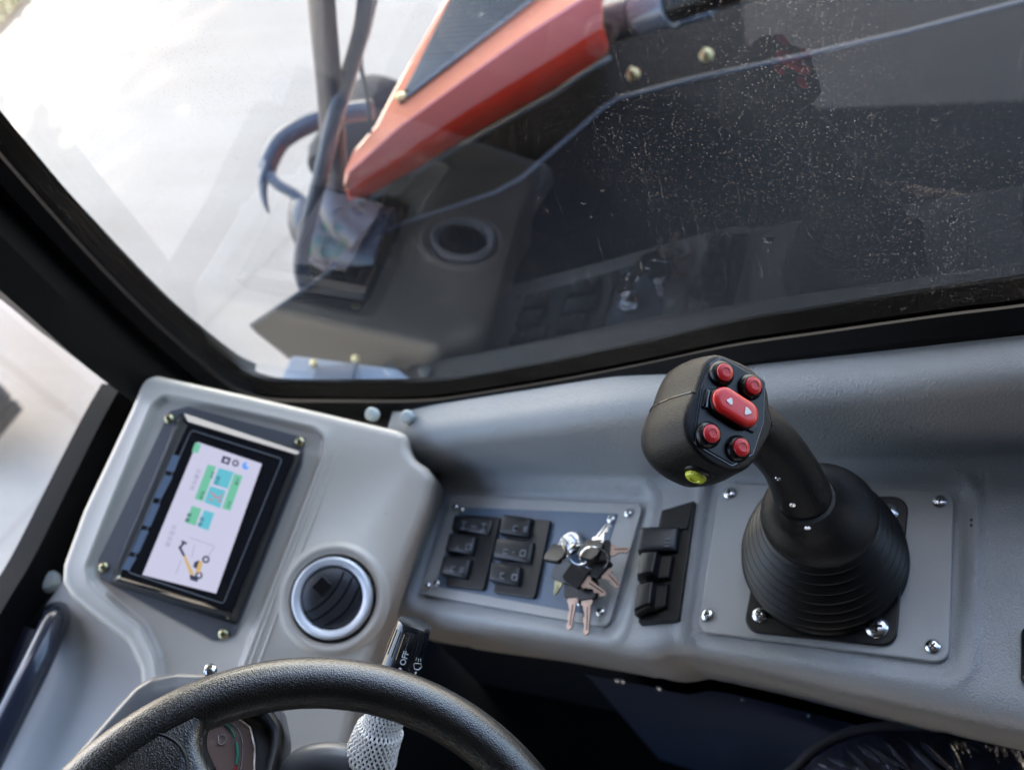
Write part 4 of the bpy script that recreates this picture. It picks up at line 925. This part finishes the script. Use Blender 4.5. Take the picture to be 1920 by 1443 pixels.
# horn pad recess: dark dish with a raised lip
HC = WP.px((278, 1452), .01)
def cc(r, h, el=1.0): return [WP.xyz(HC + np.array([r * math.cos(a), r * el * math.sin(a)]), h) for a in np.linspace(0, 2 * math.pi, 64, endpoint=False)]
v, f = loft_vf([cc(.0235, .0110), cc(.0228, .0134), cc(.0215, .0142), cc(.0205, .0136), cc(.0195, .0130), cc(.010, .0129)], caps=True)
obj('hub_recess', v, f, M['gloss'] if False else M['rubber'], sw, angle=50)
lathe('hub', [(.045, -.02), (.048, .0), (.046, .012), (.03, .018), (0, .02)], WC, WN, M['wheel'], sw, n=60)

# ------------------------------------------------------------------ seat corner
SZ = -.20
seat = empty('driver_seat', PZ((1850, 1700), SZ - .1), 'black vinyl seat cushion under wrinkled clear plastic, with grey piping, at the lower right', 'seat')
so = [(1440, 1520), (1500, 1432), (1540, 1398), (1600, 1372), (1690, 1361), (1800, 1370), (1920, 1392), (2100, 1430), (2200, 1520), (2200, 1900), (1400, 1900)]
SPn = Plane(PZ((1700, 1420), SZ), (0, 0, 1.0))
s3 = resample(catmull([SPn.px(p) for p in so], 5, True), 160)
secs_ = [[SPn.xyz(q, h) for q in inset(s3, d)] for d, h in ((.01, -.09), (.0, -.06), (-.002, -.02), (0, 0), (.006, .006), (.02, .014), (.05, .024), (.09, .030))]
v, f = loft_vf(secs_); obj('cushion', v, f, M['seatvinyl'], seat, angle=70)
P = [SPn.xyz(q, .003) for q in inset(s3, .0)]; tube('piping', list(P) + [P[0]], .0045, M['piping'], seat, n=10)
# raised plastic folds
for i in range(34):
    a = rng.uniform(0, 1); k = int(rng.uniform(60, 150)) % 160
    base_ = np.array(inset(s3, .012)[int(8 + 60 * a) % 160]); cen_ = SPn.px((1900, 1650)); d_ = cen_ - base_; d_ /= np.linalg.norm(d_); t_ = np.array([-d_[1], d_[0]])
    ln = rng.uniform(.03, .09); bend = rng.uniform(-.4, .4)
    P = [SPn.xyz(base_ + d_ * ln * s + t_ * ln * bend * s * s, np.interp(ln * s, [0, .01, .04, .08], [.008, .013, .021, .027]) + .001) for s in np.linspace(0, 1, 9)]
    tube('plastic_fold', P, [.0004 + .0034 * math.sin(math.pi * s) for s in np.linspace(0, 1, 9)], M['seatvinyl'], seat, n=8)
prism('unseen_backrest', rpoly([(.42, -.28, .62), (.42, .20, .62), (.42, .22, -.15), (.42, -.30, -.15)], .05), (.12, 0, 0), M['seatvinyl'], seat, bevel=.03)  # out of view; added to block light from behind
prism('seat_base', [(.0, -.30, -.45), (.55, -.30, -.45), (.55, .10, -.45), (.0, .10, -.45)], (0, 0, -.3), M['dark'], seat, bevel=.01)
# ribbed floor mat / pedal area
mb = MB()
for i in range(14):
    mb.add(*box_vf((-.42 + i * .022, .06, -.766), (1, 0, 0), (0, 1, 0), (0, 0, 1), .011, .26, .012))
mb.add(*box_vf((-.28, .06, -.774), (1, 0, 0), (0, 1, 0), (0, 0, 1), .34, .30, .006))
tag(mb.build('floor_mat', M['rubber'], None, bevel=.002), 'dark ribbed rubber floor mat in the shadow below the console', 'floor mat')

# ------------------------------------------------------------------ outside: chassis deck, bonnet, brackets, step, tyres
dk = empty('chassis_deck', PZ((1000, 500), -.45), 'dark grey steel chassis side seen through the side window, with pale edges and zinc bolts', 'chassis')
PZo = lambda p, z=-.34: PZ(p, z)
edge = [(470, 612), (600, 524), (700, 448), (760, 418), (860, 386), (930, 362), (978, 336), (1060, 265), (1130, 205), (1160, 186), (1300, 150), (1500, 108), (1700, 62), (1920, 4), (2200, -70)]
inner = [(2200, 800), (900, 900), (640, 780), (540, 668)]
prism('deck_plate', [PZo(p) for p in edge + inner], (0, 0, -.02), M['steel'], dk, bevel=.003)
tube('edge_bead', [PZo(p, -.343) for p in edge], .0052, mat('rolled_steel_edge', (.035, .045, .06), .45), dk, n=8)
# inner bulkhead beyond the deck edge (dark machine body under the bonnet)
prism('bulkhead', [PZo(p, -.46) for p in [(560, 500), (640, 400), (880, 240), (1100, 110), (1150, 40), (1200, -80), (2300, -400), (2300, 500), (1000, 560), (640, 560)]], (0, 0, -.35), M['steel'], dk, bevel=.01)
tube('deck_bead', [PZo(p, -.45) for p in [(650, 402), (760, 334), (900, 254), (1040, 176), (1090, 140), (1145, 108)]], .004, M['steelr'], dk, n=8)
def bolt(p, z):
    P = PZ(p, z); mb = MB(); ax_ = np.array([0, -.35, .94])
    mb.add(*lathe_vf([(.013, 0), (.013, .002), (.009, .002), (.009, .009), (.0055, .010), (.0055, .019), (0, .020)], P, ax_, 6 if False else 20)); mb.build('bolt', M['brass'], dk)
bolt((1188, 140), -.44); bolt((1325, 104), -.44)
# cylinder pins at the top
cyl = empty('hydraulic_cylinder', PZ((1220, 40), -.30), 'dark hydraulic cylinder end with a pale coupling beside the red bonnet', 'hydraulic cylinder')
a0, a1 = PZ((1122, 52), -.28), PZ((1320, -10), -.22)
dd = a1 - a0
tube('barrel', [a0, a0 + dd * .05, a0 + dd * .36], [.026, .033, .033], mat('slate_cylinder_paint', (.05, .07, .09), .35, coat=.4), cyl, n=28)
tube('coupling', [a0 + dd * .36, a0 + dd * .40, a0 + dd * .70], [.030, .036, .036], mat('slate_coupling_paint', (.17, .19, .22), .25, coat=.6), cyl, n=28)
tube('rod', [a0 + dd * .7, a0 + dd * 1.5], .028, M['black'], cyl, n=24)
tube('bracket_rail', [PZ(p, -.33) for p in [(1250, 40), (1262, 46), (1330, 26), (1345, 10), (1440, -12)]], .009, M['bracket'], cyl, n=12)
# bonnet
bn = empty('engine_bonnet', PZ((900, 150), -.6), 'orange-red engine bonnet with a dark mesh grille, outside the side window', 'bonnet')
zt_ = -.14
A_ = [(656, 388), (645, 355), (652, 318), (700, 250), (760, 140), (836, -6), (900, -130), (1500, -400), (1600, -300)]   # far/top outline
Lo = [(656, 389), (780, 316), (900, 243), (1040, 165), (1100, 128), (1138, 100), (1142, 90)]
Up = [(652, 356), (770, 278), (880, 204), (1000, 132), (1070, 88), (1120, 58), (1130, 50)]
Up2 = [(656, 322), (752, 236), (880, 142), (985, 66), (1060, 18), (1120, -22), (1132, -30)]
far_px = [(645, 352), (646, 322), (662, 284), (704, 236), (742, 163), (837, -4), (1100, -480)]
def hl(px_, z, zfar): return [PZ(p, z) for p in px_] + [PZ(p, zfar) for p in far_px[::-1]]
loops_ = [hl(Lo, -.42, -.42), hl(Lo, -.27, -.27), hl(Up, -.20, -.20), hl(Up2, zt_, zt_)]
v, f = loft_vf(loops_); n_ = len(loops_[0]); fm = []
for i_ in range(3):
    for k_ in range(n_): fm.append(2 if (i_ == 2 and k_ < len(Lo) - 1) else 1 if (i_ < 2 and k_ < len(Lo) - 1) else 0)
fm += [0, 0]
bo = obj('bonnet_shell', v, f, None, bn, mats=[M['hood'], M['hooddark'], M['hood_sheen']], fm=fm, bevel=.008)  # tones by facing: top lightened for sky light, shoulder pinked for sky sheen
gr_ = [PZ(p, zt_ + .004) for p in [(748, 190), (838, 5), (872, -60), (1100, -200), (1000, -16), (985, -4)]]
grl = prism('grille', [PZ(p, zt_ + .006) for p in [(748, 191), (800, 85), (872, -60), (1060, -170), (1110, -85), (970, 10), (860, 100)]], (0, 0, -.010), M['mesh'], bn, bevel=.002)
mb = MB(); e1 = PZ((748, 191), zt_ + .007)
ga = PZ((872, -60), zt_ + .007) - e1; gb = PZ((1110, -85), zt_ + .007) - e1
for i in range(1, 26):
    t = i / 26; mb.add(*tube_vf([e1 + ga * t, e1 + gb * t], .0016, 5))
for i in range(1, 16):
    t = i / 16; mb.add(*tube_vf([e1 + (ga + (gb - ga) * t) * .08, e1 + (ga + (gb - ga) * t)], .0016, 5))
mb.build('grille_wire', mat('grille_wire_grey', (.16, .145, .13), .6), bn)
tube('grille_trim', [e1, e1 + gb], .0025, M['steelr'], bn, n=8)
lathe('bonnet_bolt', [(.008, 0), (.008, .004), (0, .007)], PZ((752, 183), zt_ + .008), (0, 0, 1), M['brass'], bn, n=16)
# mirror brackets and fender hoop
mk = empty('mirror_bracket', PZ((610, 300), -.6), 'dark flat mirror arm and pale blue-grey bent tube standing beside the bonnet nose', 'bracket')
def ribbon(name, pxs, deps, w0, m, t=.02):
    P = [PD(p, d) for p, d in zip(pxs, deps)]; tube(name, catmull(P, 5), w0, M[m], mk, n=14, flat=.6)
ribbon('arm', [(598, -60), (608, 60), (618, 170), (626, 290), (632, 380)], [1.25, 1.32, 1.40, 1.5, 1.6], .021, 'bracketp')
ribbon('bent_tube', [(690, -70), (680, 40), (656, 130), (628, 220), (604, 320), (580, 410), (568, 460), (566, 510), (584, 560)], [1.3, 1.34, 1.38, 1.42, 1.47, 1.52, 1.56, 1.6, 1.66], .0145, 'bracket')
fn = empty('fender_hoop', PZ((560, 330), -.7), 'blue-grey curved fender hoop with a pointed end, beyond the mirror arm', 'fender')
tube('hoop', catmull([PD(p, 1.75) for p in [(700, 205), (640, 214), (580, 232), (530, 262), (508, 296), (500, 318)]], 5), [.018] * 26, M['bracket'], fn, n=14)
tube('hoop_tip', catmull([PD(p, 1.72) for p in [(506, 306), (494, 340), (496, 375), (504, 400)]], 5), list(np.linspace(.013, .002, 16)), M['bracket'], fn, n=12)
tube('hoop_brace', catmull([PD(p, 1.72) for p in [(500, 322), (520, 345), (548, 362), (572, 382)]], 4), .010, M['bracket'], fn, n=12)
ft = empty('front_tyre', PZ((660, 250), -.95), 'dark tyre partly hidden behind the mirror tube and the bonnet nose', 'tyre')
TC = PD((716, 285), 1.95); tr = .125
prof_ = [(tr * .55, -.09), (tr * .9, -.10), (tr, -.075), (tr * 1.01, 0), (tr, .075), (tr * .9, .10), (tr * .55, .09)]
lathe('tread', prof_, TC, (.3, 1, .15), M['tyre'], ft, n=48)
lathe('rim', [(tr * .55, -.07), (tr * .5, -.02), (tr * .2, -.01), (0, -.01)], TC, (.3, 1, .15), M['bracketp'], ft, n=32)
ax1 = empty('axle_housing', PZ((620, 420), -.85), 'axle housing tinted plum for the display reflection, below the bonnet nose, between the tube and the deck', 'axle')  # plum tint paints in the display's reflection in the side glass
tube('housing', catmull([PD(p, 1.66) for p in [(610, 385), (612, 420), (655, 450), (720, 470)]], 4), list(np.linspace(.06, .075, 13)), M['bracketp'], ax1, n=20)
tube('knuckle', catmull([PD(p, 1.6) for p in [(640, 330), (650, 400), (690, 440)]], 4), .045, M['bracketp'], ax1, n=20)
hose = tag(tube('hose', catmull([PD(p, 1.45) for p in [(704, 0), (690, 60), (676, 110), (684, 160), (690, 190), (694, 250)]], 5), .004, M['black'], None, n=8), 'thin black hose hanging between the bent tube and the bonnet', 'hose')
# guessed step with hatch; the sill's reflection is partly put into its blue
stp = empty('guessed_access_step', PZ((650, 700), -.5), 'guessed step with a slate hatch just below the side window, its pale blue-grey partly the sill reflection', 'step')
zs_ = -.30
prism('step_top', [PZ(p, zs_) for p in [(545, 664), (640, 676), (745, 690), (800, 735), (820, 790), (480, 800), (515, 728)]], (0, 0, -.06), M['bluestep'], stp, bevel=.006)
prism('hatch', [PZ(p, zs_ + .006) for p in [(590, 686), (668, 678), (640, 800), (566, 800)]], (0, 0, -.006), M['bluestepd'], stp, bevel=.002)
for p in ((590, 683), (668, 675)): lathe('cap_reflection', [(.006, 0), (.006, .006), (0, .007)], PZ(p, zs_ + .007), (0, 0, 1), M['brass'], stp, n=12)  # small knobs imitate the console caps mirrored in the side glass
# rear-most tyre at the left edge, seen through the windscreen
rt_ = empty('left_tyre', PZ((-30, 720), GZ), 'black lugged tyre at the left edge, seen through the windscreen', 'tyre')
TC = PZ((-150, 722), -.95); tr = .24
mb = MB(); u, v_, n3 = frame((.25, 1, 0), (1, 0, 0))
prof_ = [(tr * .5, -.10), (tr * .85, -.11), (tr * .97, -.08), (tr, 0), (tr * .97, .08), (tr * .85, .11), (tr * .5, .10)]
mb.add(*lathe_vf(prof_, TC, n3, 48))
for k in range(28):
    a = 2 * math.pi * k / 28; d_ = u * math.cos(a) + v_ * math.sin(a); t_ = -u * math.sin(a) + v_ * math.cos(a)
    for s_ in (-1, 1): mb.add(*box_vf(TC + d_ * tr * 1.02 + n3 * s_ * .05 + t_ * s_ * .012, t_ + n3 * s_ * .5, n3, d_, .018, .09, .018))
mb.build('tread', M['tyre'], rt_); lathe('rim', [(tr * .52, -.08), (tr * .45, -.03), (0, -.03)], TC, n3, M['steel'], rt_, n=32)
